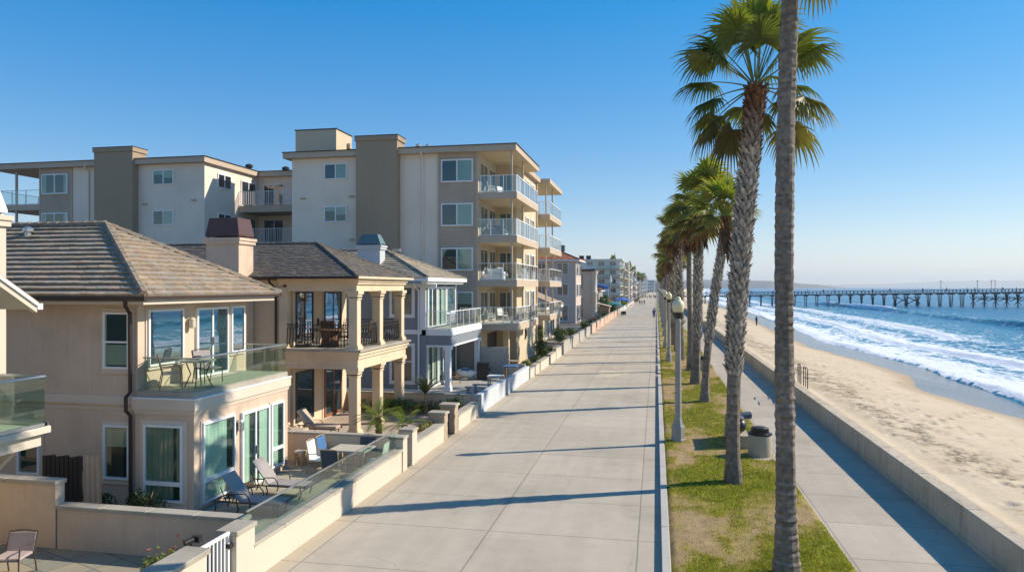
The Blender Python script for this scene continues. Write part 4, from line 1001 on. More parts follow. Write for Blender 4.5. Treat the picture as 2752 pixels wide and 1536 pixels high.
window(h2,P_,30.05,31.8,3.52,5.80,mul=(30.95,),fm='bronze',pm='pane_h2',sur=.14,surm='cream',name='french_door')
window(h2,P_,27.42,29.0,.35,2.45,fm='bronze',pm='pane_t',sur=.14,surm='cream')
window(h2,P_,30.05,31.85,.12,2.45,mul=(30.95,),fm='wood_door',pm='pane_t',sur=.14,surm='cream',name='french_door',fw=.12,hand=True)
sc_ = MB(); sc_.box(-14.75,-14.68,29.42,29.52,4.3,4.62); sc_.build('wall_lamp', M['bronze'], h2)
window(h2,('y',27.0),-16.6,-15.75,5.45,5.72,fm='bronze',sur=.1,surm='stucco_sand')
bar_rail(h2,[(-14.84,26.98),(-12.2,26.98)],3.50,4.48,.13,'iron',.019,scroll=True)
bar_rail(h2,[(-11.9,27.38),(-11.9,29.3)],3.50,4.48,.13,'iron',.019,scroll=True)
bar_rail(h2,[(-11.9,29.8),(-11.9,32.0)],3.50,4.48,.13,'iron',.019,scroll=True)
bar_rail(h2,[(-14.7,32.3),(-12.2,32.3)],3.50,4.48,.13,'iron',.019,scroll=True)
rf = hip_roof(h2,-28,-11.55,26.45,33.05,6.42,7.95,.20,.24,.026,CT2,5,run=3.35,cap=.07)
W = MB(); W.box(-28,-11.66,26.56,32.94,6.34,6.36); W.build('soffit', M['soffit'], rf)
W = MB(); W.box(-28,-11.52,26.40,26.52,6.34,6.43); W.build('gutter', M['brown'], rf)
W = MB(); W.box(-11.62,-11.5,26.5,33.05,6.35,6.44); W.build('fascia', M['stucco_sand'], rf)
pipe(h2,[(-15.42,26.5,6.36),(-15.42,26.6,6.2),(-15.32,26.92,5.95),(-15.32,26.92,.2)],.05)
chimney(h2,-17.75,-16.3,25.8,26.85,0,7.95,'stucco','maroon',8.78,.1)
struct(sheet('porch_paving',-15,-8.35,22.8,32.5,.055,M['coping']))
bpy.data.objects['porch_paving'].data.materials[0] = stain_mat('pink_paving',(.46,.37,.29),.15,.85,.3,30,.02)

# ------------------------------------------------------------------ grey house
h3 = thing('beach_house','grey lap-sided house with white trim, corner balcony and verdigris chimney cap','house',(-15,42.5,0))
W = MB(); W.box(-28,-12.95,39.3,45.7,-.05,6.2); W.build('wall', M['grey_sid'], h3)
W = MB()
for z0,z1,d in ((3.30,3.56,.05),(0.0,.12,.04)): W.box(-28,-13.2,39.3-d,39.3,z0,z1)
W.box(-13.30,-12.95,39.24,39.3,3.56,6.2); W.box(-28,-12.3,39.2,39.3,6.0,6.2); W.build('trim', M['white'], h3)
W = MB(); W.box(-13.2,-11.5,39.36,46.5,2.66,3.24); bl = W.build('balcony', M['grey_sid'], h3)
W = MB(); W.box(-13.25,-11.44,39.30,46.56,3.24,3.58); W.box(-13.2,-11.47,39.33,46.53,2.58,2.68); W.build('balcony_trim', M['white'], bl)
W = MB(); W.box(-12.98,-11.56,39.42,46.44,3.581,3.59); W.build('deck_floor', M['deck'], bl)
for yc in (39.52,46.3):
    m = MB(); m.bbox(-11.86,-11.54,yc-.16,yc+.16,.02,2.6,.015); m.box(-11.92,-11.48,yc-.22,yc+.22,2.42,2.58); m.box(-11.9,-11.5,yc-.2,yc+.2,.02,.3); m.build('column', M['white'], h3)
S = ('y',39.3)
window(h3,S,-15.05,-13.72,4.38,6.02,sur=.11,surm='white',pm='pane_t')
window(h3,S,-15.05,-13.72,.55,2.66,sur=.11,surm='white',pm='pane_t',trans=[(1.7,1.76)])
X3 = ('x',-12.95)
window(h3,X3,39.45,41.2,3.62,6.02,mul=(40.3,),fw=.11,pm='pane_t',see=True,curt=[(39.6,39.9,3.7,5.9)],name='french_door')
window(h3,X3,41.3,43.1,3.62,6.02,mul=(42.2,),fw=.11,see=True,curt=[(41.4,41.9,3.7,5.9),(42.5,43.0,3.7,5.9)],name='french_door')
window(h3,X3,43.2,45.2,4.3,6.02,fw=.11,pm='pane_t')
window(h3,X3,39.4,41.4,.1,2.6,mul=(40.4,),fw=.1,see=True,curt=[(39.5,40.0,.2,2.5),(40.6,41.2,.2,2.5)],name='french_door',curm='blindc')
window(h3,X3,41.5,43.5,.1,2.6,mul=(42.5,),fw=.1,see=True,curt=[(41.6,42.0,.2,2.5)],name='french_door')
window(h3,X3,43.8,45.4,.1,2.6,fw=.1,pm='pane_t')
glass_rail(h3,[(-12.9,39.38),(-11.52,39.38),(-11.52,46.45),(-12.9,46.45)],3.58,4.62,1.4,'white','glass_b',.025,bottom=True,square=True)
pipe(h3,[(-13.42,38.5,6.25),(-13.42,38.6,6.05),(-13.36,39.2,5.8),(-13.36,39.2,3.0),(-13.36,39.2,.1)],.05,'white')
rf = hip_roof(h3,-28,-12.3,37.6,45.75,6.52,8.25,.31,.36,.06,CT3,7,run=4.1,cap=.09)
W = MB(); W.box(-28,-12.42,37.72,45.62,6.38,6.40); W.build('soffit', M['white'], rf)
W = MB(); W.box(-28,-12.36,37.62,37.72,6.34,6.53); W.box(-12.42,-12.26,37.56,45.8,6.34,6.54); W.box(-12.75,-12.42,37.9,45.5,6.2,6.36); W.build('gutter', M['white'], rf)
chimney(h3,-17.15,-15.75,39.3,40.1,6.5,8.42,'whitewall','copper',9.1,.22)
W = MB(); W.box(-15.9,-15.4,41.6,41.9,8.2,8.36); W.build('roof_vent', M['steel'], rf)
struct(sheet('grey_patio',-13,-8.35,32.75,46.1,.06,M['concrete']))
# ------------------------------------------------------------------ apartment building
ap = thing('apartment_building','tall beige apartment block with taupe chimney, stacked balconies and flat roof','apartment building',(-20,58,0))
ZF = [3.45,6.51,9.57,12.61]
W = MB(); W.box(-26.3,-12.25,48.5,72.5,-.05,15.42); W.box(-26.3,-33.5,56.0,72.5,-.05,15.42); W.build('wall', M['apt_wall'], ap)
W = MB(); W.box(-48.15,-33.5,48.5,72.5,-.05,15.42); W.build('wing_wall', M['apt_wall'], ap)
for z in ZF[1:]:
    W = MB(); W.box(-52.3,-48.15,48.5,55,z-.45,z); W.build('balcony', M['apt_trim'], ap)
    glass_rail(ap,[(-52.2,55),(-52.2,48.57),(-48.2,48.57)],z,z+1.15,1.3,'white','glass_b',.028,bottom=True,square=True)
    W = MB(); W.box(-50.6,-50.46,48.6,48.74,z,z+2.65); W.build('post', M['apt_trim'], ap)
W = MB(); W.box(-12.25,-10.6,54.5,64.2,-.05,15.42); W.box(-12.25,-12.2,48.62,54.5,-.05,15.42); W.build('front_wall', M['tan_sunwarm'], ap)  # front and recess cladding carry the warmth of sun and bounce in their colour
W = MB()
def roofslab(x0,x1,y0,y1): W.box(x0,x1,y0,y1,15.42,15.82)
roofslab(-26.8,-9.40,48.05,57.85); roofslab(-26.8,-10.25,57.85,64.1); roofslab(-26.8,-9.40,64.1,72.7); roofslab(-33.2,-26.8,55.5,72.7); roofslab(-52.6,-33.2,48.05,72.7)
rf = W.build('roof', M['apt_trim'], ap)
W = MB()
for a in ((-26.86,-9.34,47.99,57.91),(-33.2,-26.86,55.44,72.7),(-52.66,-33.14,47.99,72.7)): W.box(*a,15.82,15.88)
W.build('roof_edge', M['darkmetal'], rf)
for x0,x1 in ((-21.0,-17.9),(-42.6,-39.2)):
    W = MB(); W.box(x0,x1,47.86,49.35,-.05,16.4); W.box(x0-.08,x1+.08,47.78,49.43,16.4,16.72); W.build('chimney', M['apt_taupe'], ap)
    W = MB(); W.box(x0-.1,x1+.1,47.76,49.45,16.72,16.78); W.build('chimney_cap', M['darkmetal'], ap)
W = MB(); W.box(-27.9,-24.45,52,54.9,15.8,18.32); ph = W.build('stair_penthouse', M['tan_sunwarm'], ap)
W = MB(); W.box(-27.95,-24.4,51.95,54.95,18.32,18.40); W.build('penthouse_edge', M['darkmetal'], ph)
W = MB(); W.box(-24.45,-24.2,54.0,54.4,17.2,17.6); W.box(-24.45,-24.42,53.0,53.8,15.9,16.5); W.build('wall_vent', M['apt_trim'], ph)
A = ('y',48.5)
W = MB()
for x0,x1 in ((-15.05,-12.3),(-48.1,-45.2)): W = MB(); wb(W,A,x0,x1,0,15.42,0,.05); W.build('siding_panel', M['apt_sid'], ap)
for x in (-15.1,-12.3,-48.15,-45.25): W = MB(); wb(W,A,x,x+.14,0,15.42,0,.08); W.build('corner_trim', M['apt_trim'], ap)
SP = ('y',48.45)
def AB(a,m_,b,z0,z1):
    k = R.random()
    return [(m_,b,z0,z1)] if k < .55 else [(m_,b,z0+(z1-z0)*.45,z1),(a,m_,z0+(z1-z0)*.7,z1)] if k < .8 else [(a,a+.3,z0,z1),(b-.3,b,z0,z1)]
for z0 in (13.37,10.29,7.17,4.1):
    window(ap,SP,-14.84,-12.52,z0,z0+1.6,mul=(-13.68,),fw=.09,see=True,curt=AB(-14.75,-13.68,-12.6,z0+.08,z0+1.52),curm='aptblind')
for z0 in (13.37,10.29): window(ap,SP,-47.9,-45.5,z0,z0+1.6,mul=(-46.7,),fw=.09,see=True,curt=AB(-47.8,-46.7,-45.6,z0+.08,z0+1.52),curm='aptblind')
for x0,x1 in ((-23.73,-21.95),(-37.9,-36.1)):
    for z0 in (13.83,10.73): window(ap,A,x0,x1,z0,z0+1.16,mul=((x0+x1)/2,),fw=.08,see=True,curt=AB(x0+.07,(x0+x1)/2,x1-.07,z0+.07,z0+1.1),curm='aptblind')
for z0 in (13.75,10.65): window(ap,('x',-33.5),50.1,51.9,z0,z0+1.15,mul=(51.0,),fw=.09,pm='pane')
for x in (-16.2,-43.6): pipe(ap,[(x,48.0,15.5),(x,48.1,15.3),(x,48.42,15.1),(x,48.42,.2)],.07,'apt_wall')
for x,z in ((-25.4,12.5),(-21.6,12.55),(-21.6,9.45),(-25.4,9.3),(-38.6,12.4),(-34.4,12.6)): W = MB(); wb(W,A,x-.18,x+.18,z-.06,z+.06,0,.12); W.build('wall_vent', M['apt_trim'], ap)
# courtyard balconies
for z in ZF[2:]:
    W = MB(); W.box(-33.5,-26.3,53.0,56,z-.5,z+.04); W.build('balcony', M['apt_trim'], ap)
    bar_rail(ap,[(-33.45,53.06),(-26.35,53.06)],z+.04,z+1.2,.16,'white',.013)
    window(ap,('y',56.0),-33.0,-31.1,z+.1,z+2.2,mul=(-32.0,),fw=.08,name='sliding_door')
    window(ap,('x',-33.5),53.3,55.5,z+.1,z+2.2,mul=(54.4,),fw=.08,name='sliding_door')
for x,y in ((-36.5,53.5),(-33.9,55.2),(-31.5,57)):
    W = MB(); W.lathe([(.2,0),(.2,.3),(.32,.35),(.32,.55),(.1,.65)],(x,y,15.82),8); W.build('roof_vent', M['darkmetal'], rf)
for x,y in ((-19.5,50.5),(-16.9,49.6),(-16.3,49.9)):
    W = MB(); W.lathe([(.14,0),(.14,.3),(.24,.34),(.24,.48),(.06,.56)],(x,y,15.85+(.9 if x < -19 else 0)),8); W.build('roof_vent', M['steel'], rf)
# stacked front balconies
def stack(y0, y1, rail_mat):
    for k,z in enumerate(ZF):
        W = MB(); W.box(-12.25,-9.42,y0,y1,z-.46,z); b = W.build('balcony', M['apt_trim'], ap)
        W = MB(); W.box(-12.2,-9.46,y0+.04,y1-.04,z-.468,z-.461); W.build('balcony_ceiling', M['soffit'], b)
        W = MB(); W.box(-12.2,-9.43,y0+.02,y1-.02,z,z+.006); W.build('deck_floor', M['deck'], b)
        glass_rail(ap,[(-12.2,y0+.07),(-9.48,y0+.07),(-9.48,y1-.07)],z+.01,z+1.16,1.0,'white',rail_mat,.028,bottom=True,square=True,pr=.045)
        zt = ZF[k+1]-.46 if k < 3 else 15.42
        W = MB(); W.box(-9.88,-9.76,y0+.12,y0+.24,z,zt); W.build('post', M['apt_trim'], ap)
        W = MB(); W.box(-9.88,-9.76,y0+4.3,y0+4.42,z,zt); W.build('post', M['apt_trim'], ap)
stack(48.5,57.7,'glass_b'); stack(64.2,72.4,'glass_b')
for y0,y1 in ((48.6,57.6),(64.3,72.4)): W = MB(); W.box(-12.2,-9.46,y0,y1,15.41,15.418); W.build('porch_ceiling', M['soffit'], ap)
for z in ZF:
    for y0,y1 in ((49.0,51.3),(51.8,53.9)): window(ap,('x',-12.2),y0,y1,z+.06,z+2.25,mul=((y0+y1)/2,),fw=.1,fm='cream',pm='pane_t',name='sliding_door')
    window(ap,('y',54.5),-12.0,-10.85,z+.06,z+2.2,mul=(-11.4,),fw=.08,fm='cream',pm='pane_t',name='sliding_door')
    for y0,y1 in ((58.3,59.6),(60.6,62.3)): window(ap,('x',-10.6),y0,y1,z+.4,z+2.3,mul=((y0+y1)/2,),fw=.1,pm='pane_t')
    window(ap,('x',-12.25),65.2,68.0,z+.06,z+2.2,mul=(66.6,),fw=.1,fm='cream',pm='pane_t',name='sliding_door')
pipe(ap,[(-10.5,63.6,15.3),(-10.5,63.6,.2)],.08,'tan_sunwarm')
W = MB(); W.box(-12.25,-12.1,49.0,50.9,0,2.95); W.box(-10.9,-10.5,50.9,51.3,0,2.99); W.build('ground_pier', M['tan_sunwarm'], ap)
W = MB(); W.box(-12.2,-12.17,51.4,54.4,.05,2.6); W.build('dark_recess_panel', M['bronze'], ap)  # dark sheet painted in for the shade of the ground-floor recess
# dark sea-horse ornament on the ground floor front
W = MB(); W.tube([(-10.55,58.0+.22*math.sin(a*1.0)*(1-.1*a),2.55-.24*a) for a in [k*.45 for k in range(9)]],[.05,.13,.11,.12,.14,.11,.08,.06,.03],6); W.sph((-10.5,58.28,2.62),(.06,.2,.11),8,5); W.build('seahorse_ornament', M['iron'], ap)

# ------------------------------------------------------------------ houses farther along
def far_house(label, x0, x1, y0, y1, h, wm, floors, roof='flat', rm=None, trim='white', pm='pane', nwx=2, nwy=2, bal=None, over=.4, name='beach_house', cat='house', hroof=1.6, cols=None):
    p = thing(name, label, cat, ((x0+x1)/2,(y0+y1)/2,0)); W = MB(); W.box(x0,x1,y0,y1,-.05,h); W.build('wall', M[wm], p)
    fh = h/floors; wy = (y1-y0)/nwy; wx = (x1-x0)/ (nwx+1)
    for f in range(floors):
        z0 = f*fh+(.9 if f else .2); z1 = f*fh+fh-.45
        for i in range(nwy):
            a = y0+wy*(i+.18); b = y0+wy*(i+.82); window(p,('x',x1),a,b,z0-(.6 if bal and f else 0),z1,mul=((a+b)/2,),fw=.1,fm=trim,pm=pm)
        for i in range(nwx):
            b = x1-wx*(i+.35); a = b-wx*.55; window(p,('y',y0),a,b,z0+.2,z1,mul=((a+b)/2,),fw=.09,fm=trim,pm=pm)
        if bal and f:
            m = MB(); m.box(x1,x1+bal[0],y0+.2,y1-.2,f*fh-.25,f*fh); m.build('balcony', M[bal[1]], p)
            glass_rail(p,[(x1,y0+.25),(x1+bal[0]-.06,y0+.25),(x1+bal[0]-.06,y1-.25)],f*fh,f*fh+1.1,2.2,bal[2],bal[3],.03,bottom=True,square=True)
    if roof == 'flat':
        m = MB(); m.box(x0-over,x1+over,y0-over,y1+over,h,h+.3); r = m.build('roof', M[rm or trim], p)
        m = MB(); m.box(x0-over-.03,x1+over+.03,y0-over-.03,y1+over+.03,h+.3,h+.36); m.build('roof_edge', M['darkmetal'], r)
    else:
        hip_roof(p,x0-over,x1+over,y0-over,y1+over,h+.05,h+hroof,.4,.32,.07,cols,R.randint(1,99),cap=.12)
        m = MB(); m.box(x0-over,x1+over+.02,y0-over-.02,y1+over,h-.16,h+.04); m.build('eave', M[trim], p)
    return p
RED = [(.36,.12,.06),(.42,.15,.08),(.30,.095,.05),(.46,.20,.11)]
lh = far_house('low taupe house with white-framed doors and grey shed deck, beyond the apartments',-24,-12.2,78,92,3.5,'tan_sunwarm',1,'flat','white','white','pane',1,3)
m = MB(); m.add([(-14.5,80,5.3),(-11.2,80,3.95),(-11.2,88,3.95),(-14.5,88,5.3),(-14.5,80,5.45),(-11.2,80,4.1),(-11.2,88,4.1),(-14.5,88,5.45)],[(0,3,2,1),(4,5,6,7),(0,1,5,4),(1,2,6,5),(2,3,7,6),(3,0,4,7)]); m.build('shed_roof', M['apt_taupe'], lh)
mh = far_house('mauve three-storey house with red clay tile roof, past the apartment block',-27,-13,118,126.5,10.5,'mauve',3,'hip',None,'white','pane',3,2,None,.7,cols=RED,hroof=2.1)
m = MB(); m.box(-17.0,-15.5,121.8,122.8,10.6,13.0); c_ = m.build('chimney', M['apt_taupe'], mh); m = MB(); m.box(-17.15,-15.35,121.65,122.95,12.2,13.2); m.build('chimney_cap', M['copper'], c_)
ch = far_house('cream tower-like house with corner column beside the mauve house',-22,-11.6,134,144,9.0,'cream',2,'flat','maroon','cream','pane',1,2,None,.5)
m = MB(); m.lathe([(.75,0),(.62,.3),(.6,4.6),(.72,4.8),(.72,5.1),(.6,5.3),(.58,8.3),(.75,8.6),(.75,9.0)],(-11.4,134.2,0),14); m.build('corner_column', M['cream'], ch, angle=40)
m = MB(); m.lathe([(1.3,0),(1.25,.5),(.7,1.0),(.1,1.3)],(-15,137,9.3),8); m.build('roof_turret', M['maroon'], ch)
rh = far_house('small house with low red tile roof between the cream house and the white tower',-24,-12.5,160,172,5.2,'mauve',2,'hip',None,'white','pane',2,2,None,.5,cols=RED,hroof=1.5)
tb = far_house('white five-storey apartment tower with teal balconies down the promenade',-36,-12.2,250,276,15.4,'tower_white',5,'flat','white','white','pane_t',5,4,(1.6,'tan_sunwarm','copper','glass_g'),.9,'apartment_building','apartment building')
for x,y in ((-27,256),(-24.5,256)):
    m = MB(); m.box(x,x+1.6,y,y+2,15.7,17.3); m.build('roof_unit', M['darkmetal'], tb)
m = MB(); m.lathe([(.9,0),(.9,15.4)],(-10.8,277,0),12); m.build('round_corner', M['cream'], tb)
for k in range(1,5):
    m = MB(); m.box(-22,-12.2,248.6,250,3.08*k-.22,3.08*k); m.build('balcony', M['apt_trim'], tb); glass_rail(tb,[(-22,248.65),(-12.2,248.65)],3.08*k,3.08*k+1.05,3,'copper','glass_g',.04,bottom=True,square=True)
spec = [(-30,-11.5,292,310,9.5,'tan_sunwarm',3,'hip'),(-28,-12,318,332,12.5,'cream',4,'flat'),(-30,-11.5,342,360,9.0,'cream',3,'hip'),(-30,-12,372,392,13.5,'apt_wall',4,'flat'),(-30,-11,404,424,8.5,'peach',3,'flat'),(-34,-12,440,470,14.5,'tower_white',5,'flat'),(-30,-11.5,486,510,9.5,'tan_sunwarm',3,'hip'),(-30,-11,530,560,12,'tower_white',4,'flat'),(-30,-11,585,620,10,'cream',3,'flat'),(-60,-36,330,372,17,'apt_taupe',5,'flat'),(-62,-38,420,470,19,'tower_white',5,'flat'),(-24,-10.5,640,680,13,'apt_wall',4,'flat'),(-22,-9,700,740,17,'tower_white',5,'flat'),(-30,-10,770,820,15,'tan_sunwarm',4,'hip'),(-12,-2,860,900,14,'tower_white',4,'flat'),(-26,-13,880,930,23,'apt_wall',6,'flat'),(-1,9,940,980,11,'cream',3,'hip')]
kinds = ['tan three-storey house with hip roof just beyond the white tower','cream four-storey flat-roofed house in the distance','cream hip-roofed house far down the promenade','pale beige four-storey block far down the promenade','distant peach flat-roofed house','distant white five-storey block facing the sea','distant tan hip-roofed house','distant white four-storey house','distant cream house at the end of the row','taupe tower block set back behind the far houses','white tower block set back at the far end','hazy beige block closing the promenade row','hazy white tall block behind the beige closing block','hazy tan block with hip roof at the very end','hazy white block right at the vanishing point','tallest hazy tower at the end of the street','small hazy cream house where the beach begins far away']
for s,k in zip(spec, kinds): far_house(k,*s[:7],s[7],None,'white','pane',3,3,(1.2,'white','white','glass_b') if s[6] > 3 else None,.5,cols=RED if s[0] > -31 else None)

# ------------------------------------------------------------------ garden walls and gates
def gwall(label, x0, x1, y0, y1, z, mat, cop='coping', cz=.07, ov=.03, name='garden_wall', z0=-.03, grp=None):
    p = thing(name, label, 'wall', ((x0+x1)/2,(y0+y1)/2,0), grp); m = MB(); m.box(x0,x1,y0,y1,z0,z); m.build('wall', M[mat], p)
    if cop:
        m = MB(); L = (y1-y0) if y1-y0 > x1-x0 else (x1-x0); n = max(1,int(L/1.1))
        for i in range(n):
            if y1-y0 > x1-x0: a = y0-ov+(y1-y0+2*ov)*i/n; b = y0-ov+(y1-y0+2*ov)*(i+1)/n; m.bbox(x0-ov,x1+ov,a+.004,b-.004,z,z+cz,.012)
            else: a = x0-ov+(x1-x0+2*ov)*i/n; b = x0-ov+(x1-x0+2*ov)*(i+1)/n; m.bbox(a+.004,b-.004,y0-ov,y1+ov,z,z+cz,.012)
        m.build('coping', M[cop], p)
    return p
gw = gwall('low cream wall topped by green glass panels in front of the beige house',-8.42,-8.1,13.34,22.08,.68,'cream','coping',.07,.04)
glass_rail(gw,[(-8.3,13.42),(-8.3,22.05)],.77,1.37,1.22,'steel','glass_g',.018,posts=False,square=True)
m = MB(); m.box(-8.33,-8.27,13.42,22.05,.75,.79); m.build('glass_channel', M['steel'], gw)
gw = gwall('cream corner pier and stepped wall end beside the white gate',-8.46,-8.06,12.68,13.335,1.13,'cream','coping',.09,.04)
gw = gwall('cream wall with flagstone cap in the bottom foreground, left of the white gate',-8.46,-8.06,3.0,11.72,1.14,'cream','coping',.09,.06)
p = thing('garden_gate','white metal picket gate between two cream walls in the foreground','gate',(-8.2,12.2,0))
m = MB(); m.bar((-8.2,11.76,.12),(-8.2,12.62,.12),.05); m.bar((-8.2,11.76,1.2),(-8.2,12.64,1.2),.055)
for k in range(8): y = 11.78+k*.118; m.bar((-8.2,y,.1),(-8.2,y,1.2),.03 if 0 < k < 7 else .05)
m.build('picket_frame', M['white'], p)
m = MB(); m.box(-8.24,-8.12,12.56,12.66,.92,1.0); m.build('latch', M['darkmetal'], p)
gl_ = thing('garden_spotlight','small dark garden spotlight behind the white picket gate','spotlight',(-8.75,12.25,0))
m = MB(); m.tube([(-8.75,12.25,0),(-8.75,12.25,1.1)],.02,6); m.build('stake', M['darkmetal'], gl_)
m = MB(); m.tube([(-8.82,12.15,1.12),(-8.74,12.3,1.15)],.055,10); m.box(-8.8,-8.64,12.33,12.45,1.08,1.2); m.build('lamp_head', M['darkmetal'], gl_)
gwall('tan stucco wall with stone cap dividing the slate patio from the beige house',-13.0,-8.47,13.55,13.80,1.10,'stucco','coping',.08,.04)
gwall('taller tan wall section at the left end of the dividing wall',-17,-13.05,13.55,13.80,1.62,'stucco','coping',.09,.04)
gwall('low tan wall between the beige house patio and the porch house',-14.7,-8.47,22.55,22.8,1.0,'stucco_sand','coping',.06,.03)
gwall('cream pier at the north end of the glass-topped wall',-8.48,-8.06,22.1,22.5,1.05,'cream','coping',.08,.04)
gwall('cream pier with mossy cap on the far side of the dark scroll gate',-8.5,-8.06,23.0,23.5,1.12,'cream','coping',.08,.04)
p = thing('garden_gate','small dark wrought-iron scroll gate between two cream piers','gate',(-8.3,22.75,0))
m = MB(); m.bar((-8.3,22.53,.1),(-8.3,22.97,.1),.03); m.bar((-8.3,22.53,.95),(-8.3,22.97,.95),.03)
for k in range(6): y = 22.54+k*.085; m.tube([(-8.3,y,.08),(-8.27,y+.05,.35),(-8.33,y-.03,.65),(-8.3,y,.98)],.014,5)
for k in range(4): m.tube([(-8.3,22.75+.16*math.cos(a),.3+.17*k+.09*math.sin(a)) for a in [j*PI/4 for j in range(9)]],.012,4)
m.build('scrollwork', M['iron'], p)
gwall('low cream planter wall along the succulent bed of the porch house',-8.42,-8.1,23.52,26.82,.64,'cream','coping',.06,.04)
def brick_pier(label, y0, y1, z):
    p = thing('gate_pier', label, 'pier', (-8.4,(y0+y1)/2,0)); m = MB(); n = int(z/.15)
    for k in range(n):
        j = R.uniform(-.008,.008); m.bbox(-8.72+j,-8.10+j,y0+j,y1+j,k*z/n+.006,(k+1)*z/n-.004,.01)
    m.box(-8.70,-8.12,y0+.02,y1-.02,0,z); m.build('shaft', M['stonepier'], p)
    m = MB(); m.bbox(-8.78,-8.04,y0-.06,y1+.06,z,z+.09,.02); m.build('cap', M['coping'], p)
brick_pier('stone block gate pier, nearer of the pair by the porch house',26.86,27.32,1.02); brick_pier('stone block gate pier, farther of the pair by the porch house',28.35,28.85,1.10)
p = thing('garden_gate','narrow dark metal gate between the two stone block piers','gate',(-8.35,27.83,0)); m = MB()
for k in range(9): y = 27.38+k*.115; m.bar((-8.35,y,.06),(-8.35,y,.9),.022)
m.bar((-8.35,27.36,.9),(-8.35,28.32,.9),.03); m.bar((-8.35,27.36,.12),(-8.35,28.32,.12),.03); m.build('bars', M['iron'], p)
gwall('low cream planter wall between the stone pier and the white wall',-8.42,-8.1,28.9,32.3,.62,'cream','coping',.06,.04)
gwall('tan wall between the porch house garden and the grey house',-15,-8.5,32.55,32.75,.92,'stucco_sand','coping',.05,.03)
gwall('bluish white wall panel in front of the grey house, nearer one',-8.38,-8.14,33.0,38.7,.92,'whitewall',None)
gwall('bluish white wall panel in front of the grey house, farther one',-8.38,-8.14,39.35,46.1,.86,'whitewall',None)
gwall('grey pier at the south corner of the bluish white wall',-8.5,-8.12,32.5,32.95,.90,'concrete',None)
gwall('tall pale screen wall at the north side of the grey house patio',-12.9,-9.6,46.55,46.75,2.0,'concrete',None)
for i,(a,b,z) in enumerate(((46.35,50.2,.60),(50.6,54.6,.62),(55.0,58.6,.66),(58.9,62.2,.9))):
    gwall(['first','second','third','fourth'][i]+' cream planter wall segment from the white wall, below the apartments',-8.42,-8.1,a,b,z,'cream','coping',.06,.03)
gwall('small cream wall at right angles before the first planter below the apartments',-9.6,-8.45,46.3,46.5,.95,'cream',None)
for i in range(4): gwall('pale slatted wall panel with thin posts beyond the planters',-8.35,-8.13,64+i*7.0,70.6+i*7.0,1.05,'concrete','coping',.05,.03,grp='slatted wall panels beyond the planters')
for i in range(5): gwall('peach garden wall panel farther along the promenade',-8.4,-8.12,93+i*12.4,105+i*12.4,1.15,'peach','coping',.06,.03,grp='peach wall panels')
for i in range(6): gwall('far pale garden wall along the promenade',-8.4,-8.12,158+i*25,181+i*25,1.1,('cream','whitewall')[i%2],None,grp='far garden walls')
M['pinkcush'] = plain('dusty_pink_cushion', (.42,.33,.30), .9)
# ------------------------------------------------------------------ furniture (built at the origin facing +x, then placed)
def patio_chair(label, fm, sm, w_=.29, grp=None, hb=.92, cat='chair'):
    p = thing('patio_chair', label, cat, (0,0,0), grp)
    for sy in (-1,1):
        m = MB(); y = sy*w_; m.tube([(.26,y,0),(.25,y,.40),(.22,y,.60),(.05,y,.64),(-.24,y,.62)],.016,6); m.tube([(-.30,y,0),(-.22,y,.42),(-.34,y,hb)],.016,6); m.build('side_frame', M[fm], p)
    m = MB(); m.tube([(-.34,-w_,hb),(-.355,0,hb+.03),(-.34,w_,hb)],.016,6); m.build('top_rail', M[fm], p)
    for x,z in ((.25,.4),(-.22,.42)): m = MB(); m.tube([(x,-w_,z),(x,w_,z)],.014,6); m.build('seat_rail', M[fm], p)
    m = MB(); m.bbox(-.22,.26,-w_+.02,w_-.02,.40,.445,.015); m.build('seat', M[sm], p)
    m = MB(); a = (-.235,.44); b = (-.335,hb-.01); m.add([(x,y,z) for y in (-w_+.015,w_-.015) for x,z in ((a[0],a[1]),(a[0]+.03,a[1]),(b[0]+.03,b[1]),(b[0],b[1]))],[(0,1,2,3),(7,6,5,4),(0,4,5,1),(1,5,6,2),(2,6,7,3),(3,7,4,0)]); m.build('backrest', M[sm], p)
    return p
ca = patio_chair('dark framed armchair facing the table on the glass balcony','bronze','sling',.29); place(ca,(-12.95,17.28,3.245),.7)
dup(ca,(-12.75,18.62,3.245),-.35,'dark framed armchair on the far side of the balcony table')
t_ = thing('round_table','round stone-topped table on the green glass balcony','table',(-12.45,17.75,3.245))
m = MB(); m.lathe([(.44,.70),(.46,.71),(.46,.74),(.44,.75)],(-12.45,17.75,3.245),24); m.build('table_top', M['stone'], t_)
for k in range(4):
    a = .4+k*PI/2; m = MB(); m.tube([(-12.45+.36*math.cos(a),17.75+.36*math.sin(a),3.245),(-12.45+.2*math.cos(a),17.75+.2*math.sin(a),3.6),(-12.45+.33*math.cos(a),17.75+.33*math.sin(a),3.95)],.018,6); m.build('leg', M['bronze'], t_)
bk = thing('fruit_bowl','small woven bowl on the balcony table','bowl',(-12.5,17.75,3.995)); m = MB(); m.lathe([(.06,0),(.11,.06),(.12,.1),(.09,.07),(.02,.05)],(-12.5,17.75,3.995),12); m.build('bowl', M['wicker'], bk)
